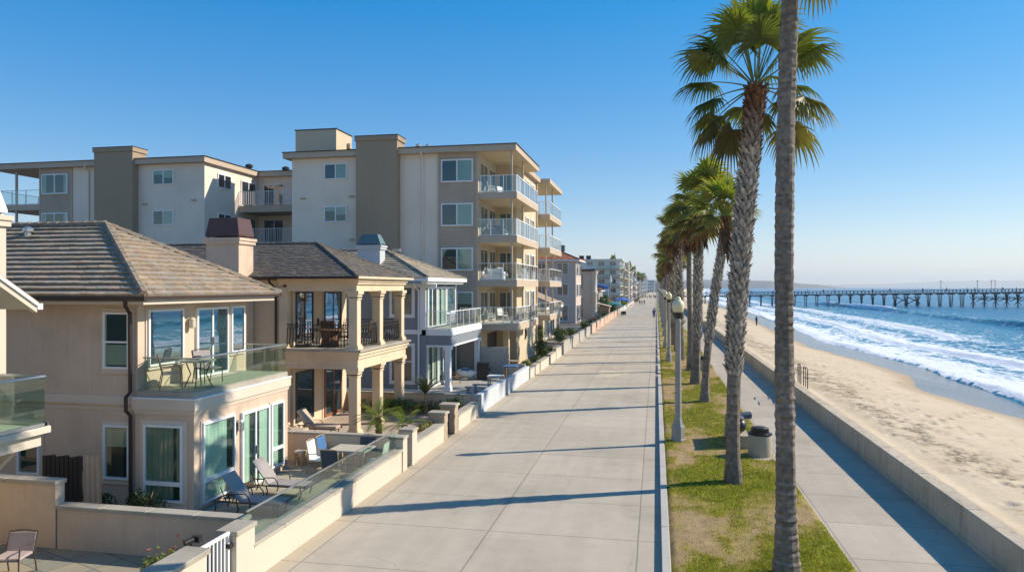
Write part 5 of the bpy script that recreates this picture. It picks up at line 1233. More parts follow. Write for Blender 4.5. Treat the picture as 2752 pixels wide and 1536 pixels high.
def lounger(label, fm, sm, grp=None, thick=.03, tilt=.62):
    p = thing('sun_lounger', label, 'lounger', (0,0,0), grp)
    m = MB()
    for y in (-.31,.31): m.tube([(.98,y,.33),(-.18,y,.33),(-.95,y,.33)],.02,6)
    m.tube([(.98,-.31,.33),(1.0,0,.33),(.98,.31,.33)],.02,6); m.tube([(-.95,-.31,.33),(-.95,.31,.33)],.02,6)
    for y in (-.31,.31): m.tube([(-.55,y,.33),(-.72,y,.72)],.014,5)
    m.build('frame', M[fm], p)
    for x in (-.9,-.25,.78):
        for y in (-.31,.31): m = MB(); m.tube([(x,y,.33),(x+.05,y,.16),(x-.02,y,0)],.018,6); m.build('leg', M[fm], p)
    for y in (-.34,.34): m = MB(); m.tube([(-.35,y,.36),(-.28,y,.56),(.02,y,.58),(.12,y,.48),(.14,y,.36)],.016,6); m.build('armrest', M[fm], p)
    m = MB(); m.bbox(-.2,.98,-.29,.29,.335,.345+thick,.012); m.build('seat', M[sm], p)
    m = MB(); a = Vector((-.2,0,.35)); d = Vector((-math.cos(tilt*1.45),0,math.sin(tilt*1.45))); nn = Vector((d.z,0,-d.x)); L = .82; vs = []
    for y in (-.29,.29):
        for s_,o in ((0,0),(L,0),(L,-thick),(0,-thick)): q = a+d*s_-nn*o; vs.append((q.x,y,q.z))
    m.add(vs,[(0,1,2,3),(7,6,5,4),(0,4,5,1),(1,5,6,2),(2,6,7,3),(3,7,4,0)]); m.build('backrest', M[sm], p)
    return p
lo = lounger('taupe sling lounger nearest the dividing wall on the beige house patio','bronze','sling'); place(lo,(-10.45,17.15,.07),0)
dup(lo,(-10.55,18.75,.07),0,'taupe sling lounger by the sliding door on the beige house patio')
l2 = lounger('tan cushioned lounger beside the porch column of the sand-coloured house','wicker','cushion',None,.11); place(l2,(-13.35,26.55,.06),0)
dup(l2,(-14.3,25.6,.06),0,'tan cushioned lounger partly behind the beige house corner')
st = thing('side_table','low octagonal side table between the two taupe loungers','side table',(-11.15,17.95,.07))
m = MB(); m.lathe([(.28,.42),(.29,.44),(.29,.46)],(-11.15,17.95,.07),8); m.build('table_top', M['wicker'], st)
for k in range(4): a = .8+k*PI/2; m = MB(); m.tube([(-11.15+.24*math.cos(a),17.95+.24*math.sin(a),.07),(-11.15+.16*math.cos(a),17.95+.16*math.sin(a),.5)],.018,6); m.build('leg', M['bronze'], st)
def table(label, x0,x1,y0,y1,h,z,tm,lm,name='dining_table'):
    p = thing(name,label,'table',((x0+x1)/2,(y0+y1)/2,z)); m = MB(); m.bbox(x0,x1,y0,y1,z+h-.05,z+h,.01); m.build('table_top', M[tm], p)
    for x in (x0+.08,x1-.08):
        for y in (y0+.08,y1-.08): m = MB(); m.box(x-.04,x+.04,y-.04,y+.04,z,z+h-.05); m.build('leg', M[lm], p)
    return p
table('rectangular pale table with teak legs on the beige house patio',-10.2,-8.95,21.05,22.0,.78,.07,'stone','teak')
cw = patio_chair('white-backed patio chair on the left side of the teak table','teak','white',.27,hb=1.0); place(cw,(-10.62,21.35,.07),.0)
cb_ = patio_chair('blue-backed patio chair behind the white one at the teak table','teak','bluefab',.27,hb=1.0); place(cb_,(-10.6,21.98,.07),-.1)
cn = patio_chair('slate-backed patio chair on the near side of the teak table','teak','navyfab',.28,hb=.98); place(cn,(-9.75,20.55,.07),PI/2)
dup(cn,(-9.45,22.24,.07),-PI/2,'slate-backed patio chair on the far side of the teak table')
dup(cw,(-8.72,21.5,.07),PI,'pale patio chair behind the glass rail at the teak table')
s_ = thing('stool','small wooden stool at the far corner of the beige house bay','stool',(-11.62,22.0,.07)); m = MB(); m.bbox(-11.8,-11.45,21.85,22.15,.50,.56); m.build('seat', M['stone'], s_)
for x in (-11.75,-11.5):
    for y in (21.9,22.1): m = MB(); m.box(x-.025,x+.025,y-.025,y+.025,.07,.50); m.build('leg', M['teak'], s_)
gl2 = thing('garden_light','dark post light against the low tan patio wall','garden light',(-11.0,22.4,.07)); m = MB(); m.tube([(-11.0,22.4,.07),(-11.0,22.4,.5)],.04,8); m.build('post', M['darkmetal'], gl2); m = MB(); m.lathe([(.09,.45),(.11,.6),(.07,.68),(.02,.7)],(-11.0,22.4,.07),10); m.build('lamp_head', M['darkmetal'], gl2)
# foreground chair, pots
cf = patio_chair('metal armchair with pinkish cushion in the bottom left corner','bronze','pinkcush',.28,hb=.80); place(cf,(-12.6,12.05,.22),-1.35)
bpy.data.objects[cf.name]['label'] = 'metal armchair with pale cushion on slate in the bottom left corner'
pt = thing('flower_pot','terracotta bowl of green plants at the left edge','flower pot',(-13.45,11.75,.22)); m = MB(); m.lathe([(.18,0),(.27,.2),(.29,.24),(.24,.24),(.2,.2)],(-13.45,11.75,.22),14); m.build('pot', M['peach'], pt)
m = MB(); leaf_blob(m,(-13.45,11.75,.61),(.26,.26,.2),160,.05,((.10,.16,.03),(.14,.2,.04)),random.Random(3)); m.build('foliage', M['leaf'], pt)
# porch house balcony set
wt_ = thing('wicker_table','round dark wicker table behind the iron railing of the porch','table',(-13.6,28.3,3.5)); m = MB(); m.lathe([(.42,0),(.36,.1),(.32,.4),(.40,.66)],(-13.6,28.3,3.5),14); m.build('base', M['wicker'], wt_); m = MB(); m.lathe([(.6,.66),(.62,.70),(.6,.73)],(-13.6,28.3,3.5),22); m.build('table_top', M['wicker'], wt_)
wc_ = patio_chair('brown wicker chair beside the round wicker table on the porch','wicker','wicker',.3,hb=.98); place(wc_,(-12.75,28.2,3.5),PI)
dup(wc_,(-14.25,29.6,3.5),-.9,'brown wicker chair by the second french door of the porch'); dup(wc_,(-12.7,30.4,3.5),2.8,'brown wicker chair between the two front porch columns')
# apartment balcony furniture
wh = patio_chair('white chair on a stacked apartment balcony','white','white',.3,'white chairs on the apartment balconies',.95); first = True
for z in ZF:
    for x,y,rz in ((-11.6,50.1,.3),(-11.3,52.6,-.5),(-10.9,66.0,.2)):
        if first: place(wh,(x,y,z+.01),rz); first = False
        else: dup(wh,(x,y,z+.01),rz)
for z,x in ((ZF[3],-49.5),(ZF[2],-49.3)): dup(cn,(x,51,z+.01),2.2,'slate chair on the far left apartment balcony','slate chairs on the left apartment balcony')
for z,mt,l in ((ZF[2],'navyfab','dark covered sofa on the third-floor apartment balcony'),(ZF[1],'white','white covered bench on the second-floor apartment balcony')):
    p = thing('outdoor_sofa',l,'sofa',(-11.4,49.6,z)); m = MB(); m.bbox(-12.0,-10.7,49.2,49.95,z+.02,z+.45,.05); m.build('seat', M[mt], p); m = MB(); m.bbox(-12.0,-10.7,49.95,50.15,z+.02,z+.85,.05); m.build('backrest', M[mt], p)
    for x in (-12.12,-10.68): m = MB(); m.bbox(x,x+.12,49.2,50.15,z+.02,z+.6,.03); m.build('armrest', M[mt], p)
# grey house patio
table('white-topped low table near the bluish white wall',-9.75,-8.85,40.9,41.6,.74,.06,'white','steel')
table('blue-topped table near the end of the bluish white wall',-9.6,-8.7,44.6,45.4,.92,.06,'bluefab','teak')
def bench(label,x,y,rz=0):
    p = thing('garden_bench',label,'bench',(x,y,.06)); m = MB(); m.bbox(x-.6,x+.6,y-.18,y+.18,.46,.52); m.build('seat', M['concrete'], p)
    for s in (-.45,.45): m = MB(); m.box(x+s-.06,x+s+.06,y-.15,y+.15,.06,.46); m.build('leg', M['concrete'], p)
bench('grey backless bench on the grey house patio, nearer one',-9.75,38.3); bench('grey backless bench on the grey house patio, farther one',-9.6,39.4)
g_ = thing('barbecue_grill','black covered barbecue grill by the screen wall','grill',(-10.9,44.9,.06)); m = MB(); m.bbox(-11.3,-10.5,44.6,45.2,.1,.85,.06); m.build('cabinet', M['black'], g_); m = MB(); m.tube([(-11.3,44.9,.9),(-10.5,44.9,.9)],.3,12); m.build('lid', M['black'], g_)
for x in (-11.15,-10.65): m = MB(); m.tube([(x,44.55,.14),(x,44.62,.14)],.08,10); m.build('wheel', M['black'], g_)
k_ = thing('kayak','white and blue kayak stored behind the white porch column','kayak',(-12.0,44.6,.06)); m = MB(); m.tube([(-12.9,44.9,.55),(-12.5,44.85,.45),(-11.7,44.75,.42),(-11.3,44.7,.55)],[.05,.26,.26,.04],10); m.build('hull', M['white'], k_, smooth=True); m = MB(); m.tube([(-12.3,44.8,.62),(-11.8,44.75,.62)],.16,10); m.build('cockpit', M['bluefab'], k_)
wc2 = dup(wc_,(-12.1,42.6,.06),.4,'brown wicker chair on the grey house patio under the balcony')
ct_ = thing('patio_table','brown table below the apartments beside the planter','table',(-10.0,49.5,.06)); m = MB(); m.lathe([(.6,.72),(.62,.76)],(-10.0,49.5,.06),18); m.build('table_top', M['teak'], ct_); m = MB(); m.lathe([(.3,0),(.06,.08),(.06,.72)],(-10.0,49.5,.06),10); m.build('pedestal', M['bronze'], ct_)

# ------------------------------------------------------------------ garden plants
G1 = ((.07,.10,.02),(.10,.13,.03),(.05,.08,.02)); GY = ((.22,.24,.04),(.16,.2,.04),(.12,.16,.03)); GD = ((.05,.085,.022),(.07,.105,.025),(.085,.12,.03)); GO = ((.30,.20,.05),(.22,.2,.05),(.16,.19,.05),(.36,.15,.05),(.12,.16,.04))
sh = shrub('small flowering bush with pink blooms behind the foreground wall',(-9.35,12.25,.55),(.65,.55,.5),1100,.05,((.30,.33,.06),(.22,.26,.05),(.15,.19,.04)),seed=3)
m = MB(); rr = random.Random(5)
for k in range(7): leaf_blob(m,(-9.3+rr.uniform(-.3,.5),12.3+rr.uniform(-.3,.4),1.0+rr.uniform(-.1,.08)),(.05,.05,.04),7,.03,((.55,.14,.09),(.6,.25,.12)),rr,hollow=.1)
m.build('blossom', M['leaf'], sh)
shrub('dark low shrubs under the south bay window of the beige house',(-12.9,16.25,.55),(.7,.3,.45),700,.05,GD,seed=4); shrub('dark low shrubs against the beige house wall, left of the downspout',(-14.5,16.2,.45),(.8,.3,.4),500,.05,GD,seed=6)
sg = thing('side_gate','weathered dark wooden gate behind the dividing wall against the beige house','gate',(-14.6,15.4,0)); m = MB()
for k in range(9): m.box(-15.2+k*.13,-15.09+k*.13,15.38,15.42,.05,1.75+.02*(k%3))
m.box(-15.2,-14.05,15.42,15.46,.4,.5); m.box(-15.2,-14.05,15.42,15.46,1.4,1.5); m.build('boards', M['darkmetal'], sg)
tw = MB(); 
for k in range(12):
    a = -13.95+k*.045; tw.face([(a,15.35+.03*math.sin(k*2),.35),(a+.045,15.35+.03*math.sin(k*2+2),.3),(a+.045,15.32+.03*math.sin(k*2+2),1.85-.05*(k%2)),(a,15.32+.03*math.sin(k*2),1.85-.05*((k+1)%2))])
tag(tw.build('draped_cloth', M['cushion']),'beige cloth draped beside the dark side gate of the beige house','cloth')
rr = random.Random(8)
def bed(label,x0,x1,y0,y1,z,cols,n,size,name='shrub',hh=.28):
    p = thing(name,label,'shrub',((x0+x1)/2,(y0+y1)/2,0)); m = MB(); L = max(x1-x0,y1-y0); k = max(2,int(L/.35))
    for i in range(k):
        f = (i+.5)/k; c = (x0+(x1-x0)*(f if x1-x0 > y1-y0 else rr.uniform(.3,.7)), y0+(y1-y0)*(f if y1-y0 >= x1-x0 else rr.uniform(.3,.7)), z+rr.uniform(-.06,.1)); leaf_blob(m,c,(.33,.33,hh*rr.uniform(.8,1.25)),n//k,size,cols,rr,hollow=.35)
    m.build('foliage', M['leaf'], p); return p
bed('orange and yellow-green succulents along the planter wall of the porch house',-9.0,-8.5,24.0,26.7,.55,GO,1500,.07)
bed('clipped dark green hedge at the back of the porch house garden',-14.2,-9.3,31.9,32.3,.42,GD,2600,.05,'hedge',.38)
bed('bright green shrub between the porch columns',-12.4,-11.2,31.3,31.7,.55,((.12,.2,.03),(.09,.15,.03)),900,.05)
bed('leafy green shrubs behind the cream planter wall by the grey pier',-9.4,-8.6,29.6,32.2,.62,G1,1500,.06,hh=.4)
bed('low greenery behind the patio wall beside the tan loungers',-13.4,-11.9,23.0,23.5,.75,GY,800,.05)
feather_palm('small feathery palm in the porch house garden, left one of the pair',(-10.6,26.3,.06),.85,1.05,20,3,'feathery palms in the porch garden'); feather_palm('small feathery palm in the porch house garden, right one of the pair',(-9.75,26.9,.06),.45,1.05,18,5,'feathery palms in the porch garden',.08)
def strap_plant(label, x,y,z, n, L, cols, seed, h=.0, w_=.05):
    rnd = random.Random(seed); p = thing('garden_plant',label,'plant',(x,y,z)); m = MB()
    if h: t2 = MB(); t2.tube([(x,y,z-.05),(x+.03,y,z+h*.5),(x,y,z+h)],[.09,.07,.06],7); t2.build('stem', M['teak'], p)
    for i in range(n):
        az = i*2.4; d = Vector((math.cos(az)*.55,math.sin(az)*.55,rnd.uniform(.5,1.1))).normalized(); q = Vector((x,y,z+h)); c = Vector(rnd.choice(cols))*rnd.uniform(.8,1.2); pv = None
        for j in range(6):
            sd = d.cross(Vector((0,0,1))).normalized()*w_*(1.1-abs(j-2)*.28); r_ = (q-sd,q+sd)
            if pv: m.face([pv[0],pv[1],r_[1],r_[0]],tuple(c))
            pv = r_; q = q+d*L/5; d = (d+Vector((0,0,-.22))).normalized()
    m.build('foliage', M['palm'], p)
strap_plant('tall plant with broad arching leaves in front of the grey house',-10.6,32.1,.06,18,1.15,((.12,.13,.04),(.17,.14,.05)),3,.95,.07)
strap_plant('yellow-green spiky bromeliad in front of the dark hedge',-10.9,31.6,.35,14,.5,((.32,.33,.05),(.26,.3,.06)),4,0,.04)
shrub('large rounded bush below the apartment balconies beside the planters',(-8.95,54.9,1.15),(.85,1.2,1.05),2600,.07,G1,seed=11)
shrub('rounded conifer bush behind the large bush below the apartments',(-9.9,73.5,1.2),(1.1,1.6,1.05),2200,.09,GD,seed=12); shrub('small tree-like bush by the second balcony stack',(-10.9,66.5,1.9),(1.0,1.3,1.2),2000,.09,G1,seed=13); shrub('low round bush in front of the taupe low house',(-9.6,82,.75),(.9,1.2,.6),900,.09,G1,seed=14)
bed('yellow-green ground cover at the start of the planters below the apartments',-9.4,-8.5,46.8,49.6,.62,GY,1400,.06,hh=.3)
bed('mixed green and bluish ground cover in the middle planters',-9.4,-8.5,52.0,61.5,.62,G1+((.05,.1,.12),),2400,.07,hh=.25)
for i,(y,l) in enumerate(((97,'dark green plants behind the first peach wall panel'),(106,'reddish brown plants behind the second peach wall panel'),(117,'grey-green plants behind the third peach wall panel'),(132,'green plants behind the fourth peach wall panel'))): bed(l,-9.8,-8.6,y-4.5,y+4.5,1.0,(GD,((.16,.07,.05),(.1,.08,.04)),((.12,.15,.11),(.09,.12,.08)),G1)[i],900,.13,hh=.5)
shrub('grey-green round tree at the end of the peach walls',(-8.9,152,1.6),(1.1,1.6,1.5),1500,.13,((.16,.2,.08),(.12,.16,.06)),seed=21)
shrub('yellow-green hedge in front of the white tower',(-9.0,205,1.4),(1.0,9,1.1),1800,.2,GY,seed=22,name='hedge'); shrub('dark tree beside the cream tower-like house',(-11.2,154,2.6),(1.5,3.0,2.3),1800,.18,GD,seed=23)
for i,(x,y,hh) in enumerate(((-10,430,13),(-12,400,15.5),(-14,380,17),(-9.5,500,13),(-13,540,15),(-11,600,15),(-20,345,19),(-22,352,17.5))):
    o = palm('distant palm standing above the far houses',(x,y,0),tG,cF,(.1,0,10.4),i*1.3,1.0,'distant palms among the far houses'); o.scale = (1,1,hh/11)

# ------------------------------------------------------------------ umbrellas, flag pole, awnings
def umbrella(label, x,y,r,z,mt,open_=True,pole='white'):
    p = thing('patio_umbrella',label,'umbrella',(x,y,0)); m = MB(); m.tube([(x,y,0),(x,y,z)],.04,8); m.build('pole', M[pole], p); m = MB()
    if open_:
        n = 8; m.add([(x,y,z)]+[(x+r*math.cos(2*PI*k/n),y+r*math.sin(2*PI*k/n),z-r*.34) for k in range(n)]+[(x+r*math.cos(2*PI*k/n),y+r*math.sin(2*PI*k/n),z-r*.34-.18) for k in range(n)],[(0,1+k,1+(k+1)%n) for k in range(n)]+[(1+k,9+k,9+(k+1)%n,1+(k+1)%n) for k in range(n)])
    else: m.lathe([(.05,z-2.0),(.32,z-1.7),(.2,z-.9),(.06,z)],(x,y,0),8)
    m.build('canopy', M[mt], p); return p
M['teal_c'] = plain('teal_canvas',(.02,.22,.24),.8); M['yel_c'] = plain('yellow_canvas',(.6,.33,.05),.8); M['blu_c'] = plain('blue_canvas',(.05,.16,.45),.8)
umbrella('teal patio umbrella beyond the peach walls',-9.7,168,2.0,2.7,'teal_c'); umbrella('yellow patio umbrella left of the teal one',-11.2,172,1.7,3.1,'yel_c'); umbrella('blue umbrella in front of the white tower',-10.0,222,2.7,3.0,'blu_c')
umbrella('closed white umbrella on the roof terrace behind the small red-roofed house',-13.4,156,1,8.4,'white',False); umbrella('tall closed white umbrella near the blue awning',-10.6,172,1,9.0,'white',False)
aw = thing('awning','blue and white awning over a terrace down the promenade','awning',(-11.5,164,0)); m = MB(); m.tube([(-13.8,163.6,6.6),(-10.6,163.6,5.9)],.38,10); m.build('fabric', M['blu_c'], aw); m = MB(); m.box(-13.5,-10.4,163.0,163.1,5.3,5.5); m.tube([(-10.6,163.5,0),(-10.6,163.5,5.6)],.06,6); m.tube([(-13.6,163.5,0),(-13.6,163.5,5.8)],.06,6); m.build('frame', M['white'], aw)
hut = thing('garden_shed','small taupe shed with sloped roof beyond the cream house','shed',(-10.2,149,0)); m = MB(); m.box(-11.5,-9.3,145,150,0,2.1); m.build('wall', M['apt_taupe'], hut); m = MB(); m.add([(-11.8,144.6,2.7),(-9.0,144.6,2.0),(-9.0,150.4,2.0),(-11.8,150.4,2.7),(-11.8,144.6,2.85),(-9.0,144.6,2.15),(-9.0,150.4,2.15),(-11.8,150.4,2.85)],[(0,3,2,1),(4,5,6,7),(0,1,5,4),(1,2,6,5),(2,3,7,6),(3,0,4,7)]); m.build('roof', M['apt_trim'], hut)

# ------------------------------------------------------------------ people
def person_mesh(name, pose, shirt, trousers, hair=(.03,.02,.015), skin=(.45,.27,.18)):
    V = [(0,0,.93),(0,0,1.12),(0,0,1.38),(0,.0,1.50),(0.02,0,1.62),(0.02,0,1.72)]; E = [(0,1),(1,2),(2,3),(3,4),(4,5)]; RD = [(.15,.17),(.13,.16),(.15,.19),(.06,.06),(.10,.095),(.07,.07)]
    st = {'walk':(.22,-.24),'stand':(.02,-.02),'walk2':(-.2,.2)}[pose]
    for s,dx in ((1,st[0]),(-1,st[1])):
        i = len(V); V += [(.02*dx,s*.10,.86),(dx*.6+.04,s*.10,.50),(dx,s*.10,.09),(dx+.15,s*.11,.04)]; E += [(0,i),(i,i+1),(i+1,i+2),(i+2,i+3)]; RD += [(.095,.095),(.065,.065),(.045,.045),(.04,.035)]
        j = len(V); ax = -dx*.8; V += [(0,s*.21,1.40),(ax*.4,s*.27,1.12),(ax+.05,s*.26,.88),(ax+.09,s*.25,.80)]; E += [(2,j),(j,j+1),(j+1,j+2),(j+2,j+3)]; RD += [(.065,.065),(.045,.045),(.035,.035),(.035,.025)]
    me = bpy.data.meshes.new('tmp'); me.from_pydata(V,E,[]); o = bpy.data.objects.new('tmp',me); COL.objects.link(o)
    md = o.modifiers.new('s','SKIN'); 
    for v,r_ in zip(me.skin_vertices[0].data, RD): v.radius = r_
    me.skin_vertices[0].data[0].use_root = True
    o.modifiers.new('u','SUBSURF').levels = 1
    dg = bpy.context.evaluated_depsgraph_get(); r = bpy.data.meshes.new_from_object(o.evaluated_get(dg)); bpy.data.objects.remove(o); r.name = name
    at = r.color_attributes.new('Col','FLOAT_COLOR','CORNER'); arr = np.ones((len(r.loops),4),np.float32)
    for k,l in enumerate(r.loops):
        q = r.vertices[l.vertex_index].co; z = q.z; arm = abs(q.y) > .19 and z < 1.36
        c = (.03,.03,.03) if z < .09 else trousers if z < .93 and not arm else (skin if (arm and z < 1.12) else shirt) if z < 1.47 else hair if (z > 1.66 or q.x < -.02) and z > 1.56 else skin
        arr[k,:3] = c
    at.data.foreach_set('color',arr.ravel()); r.polygons.foreach_set('use_smooth',[True]*len(r.polygons)); r.materials.clear(); r.materials.append(M['person']); return r
PM = [person_mesh('walker_dark','walk',(.03,.03,.04),(.04,.05,.09)),person_mesh('walker_white','walk2',(.6,.6,.6),(.03,.03,.04)),person_mesh('walker_blue','stand',(.05,.09,.25),(.05,.06,.12)),person_mesh('walker_red','walk',(.35,.07,.05),(.25,.22,.18)),person_mesh('bather','stand',(.04,.05,.06),(.03,.04,.06))]
def person(label, k, x, y, rz, z=0., grp=None, name='person', cat='person'):
    o = bpy.data.objects.new(name, PM[k]); COL.objects.link(o); o.location = (x,y,z); o.rotation_euler = (0,0,rz); return tag(o,label,cat,grp)
person('person in dark clothes standing by the kerb among parked bicycles',2,-.45,143,-1.4)
person('person in a white top behind the kerb-side bicycles',1,-.35,158,1.5)
for i,(x,y,k,l) in enumerate(((-5.4,246,0,'person in dark clothes walking in the group near the far hedge'),(-4.7,247,1,'person in a white top walking in the group near the far hedge'),(-4.0,251,2,'person in blue walking at the right of the far group'),(-6.6,258,3,'person in a red top walking left of the far group'))): person(l,k,x,y,PI/2*(1 if i%2 else -1))
for i in range(12): person('tiny distant walker among the strollers at the far end',(0,1,2,3)[i%4],-6.6+i*.62+.3*math.sin(i*5),372+(i*37%50),1.57*(1 if i%3 else -1),0,'distant strollers on the promenade')
for i in range(7): person('distant walker close to the far house fronts',(3,0,1,2)[i%4],-7.6+.35*math.sin(i*3),262+i*11,1.57,0,'distant walkers by the house fronts')
person('lone person standing at the wet edge of the beach',4,14.9,113.5,.3,-.02)
for i in range(16): person('tiny person on the pier deck',(0,1,2,3)[i%4],34+i*6.3+2*math.sin(i*2.3),269.3+(34+i*6.3-18)*.2014,i,3.05+.0125*(16+i*6.3),'people on the pier')
# bicycles by the kerb
def bicycle(label, loc, rz, col, grp=None):
    p = thing('bicycle',label,'bicycle',(0,0,0),grp)
    for x in (-.52,.52):
        m = MB(); m.tube([(x+.33*math.cos(a),0,.35+.33*math.sin(a)) for a in [k*PI/8 for k in range(17)]],.025,5); w_ = m.build('wheel', M['black'], p)
        m = MB()
        for k in range(6): a = k*PI/6; m.tube([(x-.31*math.cos(a),0,.35-.31*math.sin(a)),(x+.31*math.cos(a),0,.35+.31*math.sin(a))],.006,3)
        m.build('spokes', M['steel'], w_)
    m = MB(); m.tube([(-.52,0,.35),(-.18,0,.86),(.36,0,.86),(.52,0,.35)],.022,6); m.tube([(-.18,0,.86),(-.02,0,.32),(.36,0,.84)],.022,6); m.tube([(-.52,0,.35),(-.02,0,.32)],.018,6); m.build('frame', M[col], p)
    m = MB(); m.tube([(.36,0,.86),(.33,0,1.05)],.018,6); m.tube([(.28,-.28,1.08),(.36,-.1,1.05),(.36,.1,1.05),(.28,.28,1.08)],.016,6); m.build('handlebar', M['steel'], p)
    m = MB(); m.sph((-.22,0,.96),(.15,.08,.05),8,5); m.build('saddle', M['black'], p)
    p.location = loc; p.rotation_euler = (0,0,rz); return p
b0 = bicycle('dark bicycle parked nearest along the kerb beside the standing person',(-.3,147,0),1.4,'bluefab')
for i,(y,l) in enumerate(((152,'bicycle parked just behind the nearest kerb-side bicycle'),(165,'bicycle leaning by the kerb farther back'),(174,'farthest bicycle parked along the kerb'))): dup(b0,(-.3+.1*i,y,0),1.4+.2*i,l)
dup(b0,(-7.3,155,0),.9,'dark bicycle parked at the end of the peach walls'); dup(b0,(-7.2,212,0),1.1,'bicycle leaning near the far hedge')
cy = thing('cargo_trike','black three-wheeled cart parked at the end of the peach walls','cart',(-6.7,152.5,0)); m = MB(); m.bbox(-7.2,-6.2,152.1,153,.3,.95,.05); m.build('box', M['black'], cy)
for x,y in ((-7.1,152.05),(-6.3,152.05),(-6.7,153.2)): m = MB(); m.tube([(x-.03,y,.28),(x+.03,y,.28)],.28,14); m.build('wheel', M['darkmetal'], cy)

# ------------------------------------------------------------------ pier
pr_ = thing('pier','long dark timber pier on pile bents reaching out over the surf','pier',(60,275,-1)); PX = np.arange(17.5,240,3.98)
def pz(x): return 2.95+.0125*(x-18)
def py_(x): return 268.9+(x-18)*.2014
m = MB()
def strip(a,b,w0,w1,h0,h1):
    xs_ = np.arange(a,b+1,4)
    for x0,x1 in zip(xs_[:-1],xs_[1:]):
        vs = []
        for x in (x0,x1):
            for dy in (w0,w1):
                for h in (h0,h1): vs.append((x,py_(x)+dy,pz(x)+h))
        m.add(vs,[(0,1,3,2),(4,6,7,5),(0,4,5,1),(2,3,7,6),(0,2,6,4),(1,5,7,3)])
strip(6,242,-3,3,-.36,.0); m.build('deck', M['hazy_pierwood'], pr_)
m = MB(); strip(6,242,-2.95,-2.85,1.02,1.14); strip(6,242,-2.93,-2.87,.5,.58); strip(6,242,2.85,2.95,1.02,1.14); strip(6,242,2.87,2.93,.5,.58)
for x in np.arange(6,242,1.33):
    for dy in (-2.9,2.9): m.box(x-.07,x+.07,py_(x)+dy-.06,py_(x)+dy+.06,pz(x),pz(x)+1.14)
m.build('railing', M['hazy_pierwood'], pr_)
rr = random.Random(31)
for i,x in enumerate(PX):
    m = MB(); n = 2 if i < 12 else 3 if x < 112 else 4; y0 = py_(x)
    m.box(x-.18,x+.18,y0-3.2,y0+3.2,pz(x)-.72,pz(x)-.36)
    for k in range(n):
        dy = -2.6+5.2*k/(n-1); sp = (k-(n-1)/2)*(.55 if n < 4 else .7); m.tube([(x+sp*.6,y0+dy,pz(x)-.8),(x+sp*1.5+rr.uniform(-.1,.1),y0+dy*1.15,-2.6)],[.14,.17],7)
    if i in (17,18,19) or x > 112:
        m.bar((x+.1,y0-2.6,2.6),(x+.1,y0+2.6,-.4),.18); m.bar((x-.1,y0+2.6,2.6),(x-.1,y0-2.6,-.4),.18)
    m.build('pile_bent', M['hazy_pierwood'], pr_)
for a,b in ((17,18),(18,19)):
    m = MB(); x0,x1 = PX[a],PX[b]; m.bar((x0,py_(x0)-2.8,2.4),(x1,py_(x1)-2.8,.3),.25); m.bar((x0,py_(x0)-2.8,.3),(x1,py_(x1)-2.8,2.4),.25); m.build('brace', M['hazy_pierwood'], pr_)
for a in range(24,len(PX)-1):
    m = MB(); x0,x1 = PX[a],PX[a+1]; m.bar((x0,py_(x0)-2.8,2.6),(x1,py_(x1)-2.8,1.0),.2); m.bar((x0,py_(x0)-2.8,1.0),(x1,py_(x1)-2.8,2.6),.2); m.bar((x0,py_(x0)-2.9,1.8),(x1,py_(x1)-2.9,1.8),.2); m.build('brace', M['hazy_pierwood'], pr_)
for x in (101.5,114.5,119.5,120.8,140,160,180):
    m = MB(); y0 = py_(x); m.tube([(x,y0,pz(x)),(x,y0,pz(x)+4.2)],.07,6); m.box(x-.5,x+.5,y0-.06,y0+.06,pz(x)+4.1,pz(x)+4.25); m.build('lamp_post', M['darkmetal'], pr_)

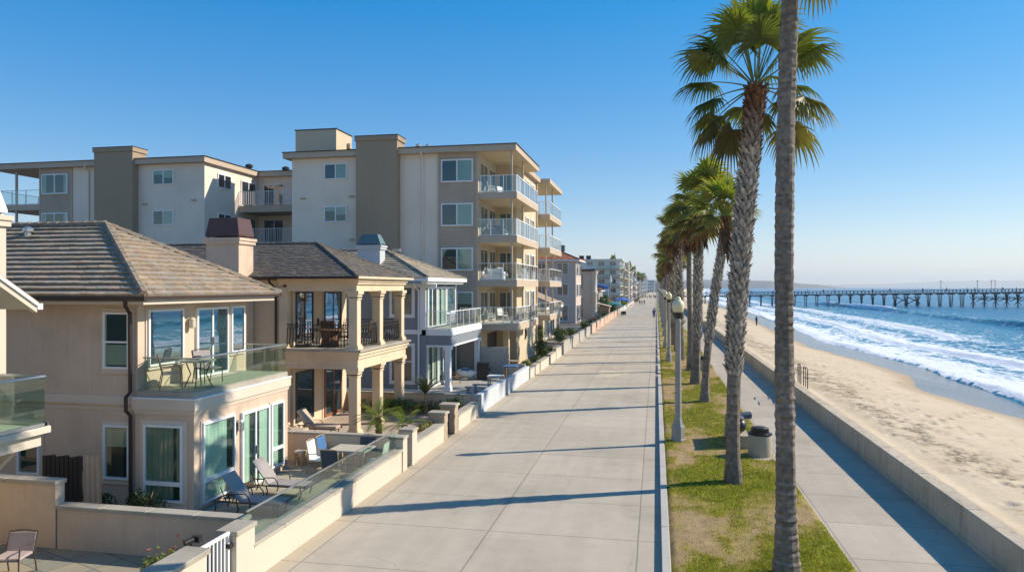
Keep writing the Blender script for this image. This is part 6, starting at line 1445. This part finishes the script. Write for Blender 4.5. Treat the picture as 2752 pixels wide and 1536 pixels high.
# ------------------------------------------------------------------ distant coast
t = NT('distant_hills'); v = t.pos(); M['hills'] = t.done(t.bsdf(t.ramp(t.noise(t.mapv(v,(.004,.004,.02)),1,6),[(.35,(.13,.13,.11)),(.65,(.22,.20,.17))]), 1., .05))
def ridge(name, pts, depth, seed, mat='hills'):
    """pts: (x, y, height) along the foot of the hill"""
    P = np.array(pts,float); n = 90; s = np.linspace(0,1,n); q = np.linspace(0,1,len(P)); X = np.interp(s,q,P[:,0]); Y = np.interp(s,q,P[:,1]); Hh = np.interp(s,q,P[:,2])*(.9+.22*fbm(s*26,s*0,seed,4))
    prof = [(0,0),(.12,.45),(.3,.85),(.5,1.),(.8,.6),(1,0)]; gx = []; gy = []; gz = []
    for d,h in prof:
        L = np.hypot(X,Y); gx.append(X*(1+depth*d/L)); gy.append(Y*(1+depth*d/L)); gz.append(-1.2+(Hh+1.2)*h*(.9+.2*fbm(s*40,s*0+d*9,seed+3,4)))
    return struct(grid_obj(name,np.array(gx).T,np.array(gy).T,np.array(gz).T,M[mat]))
ridge('headland',[(720,14800,0),(1540,14700,50),(2150,14600,62),(3100,14300,58),(4300,14100,74),(4900,14000,110),(6200,13600,134),(7400,13100,100),(8600,12600,46),(9400,12300,0)],900,5)
ridge('coastal_hills',[(-1200,5400,55),(-180,5250,60),(180,5100,52),(450,4950,60),(720,4800,46),(1020,4950,24),(1260,5100,0)],300,9)
ridge('inland_hills',[(-1500,1100,60),(-900,1260,48),(-500,1500,34),(-200,1900,22)],300,14)

# ------------------------------------------------------------------ sea air
m = MB(); m.box(-4000,14000,-260,17000,-3.2,220); hz = m.build('haze', M['white']); hz.data.materials.clear()
hm = bpy.data.materials.new('sea_air'); hm.use_nodes = True; nt = hm.node_tree; nt.nodes.clear(); o_ = nt.nodes.new('ShaderNodeOutputMaterial'); pv = nt.nodes.new('ShaderNodeVolumePrincipled')
pv.inputs['Color'].default_value = (.88,.95,1,1); pv.inputs['Density'].default_value = .00013; pv.inputs['Anisotropy'].default_value = .2; nt.links.new(pv.outputs[0], o_.inputs['Volume']); hz.data.materials.append(hm)
tag(hz,'thin pale sea air over the whole beachfront','haze',kind='stuff')
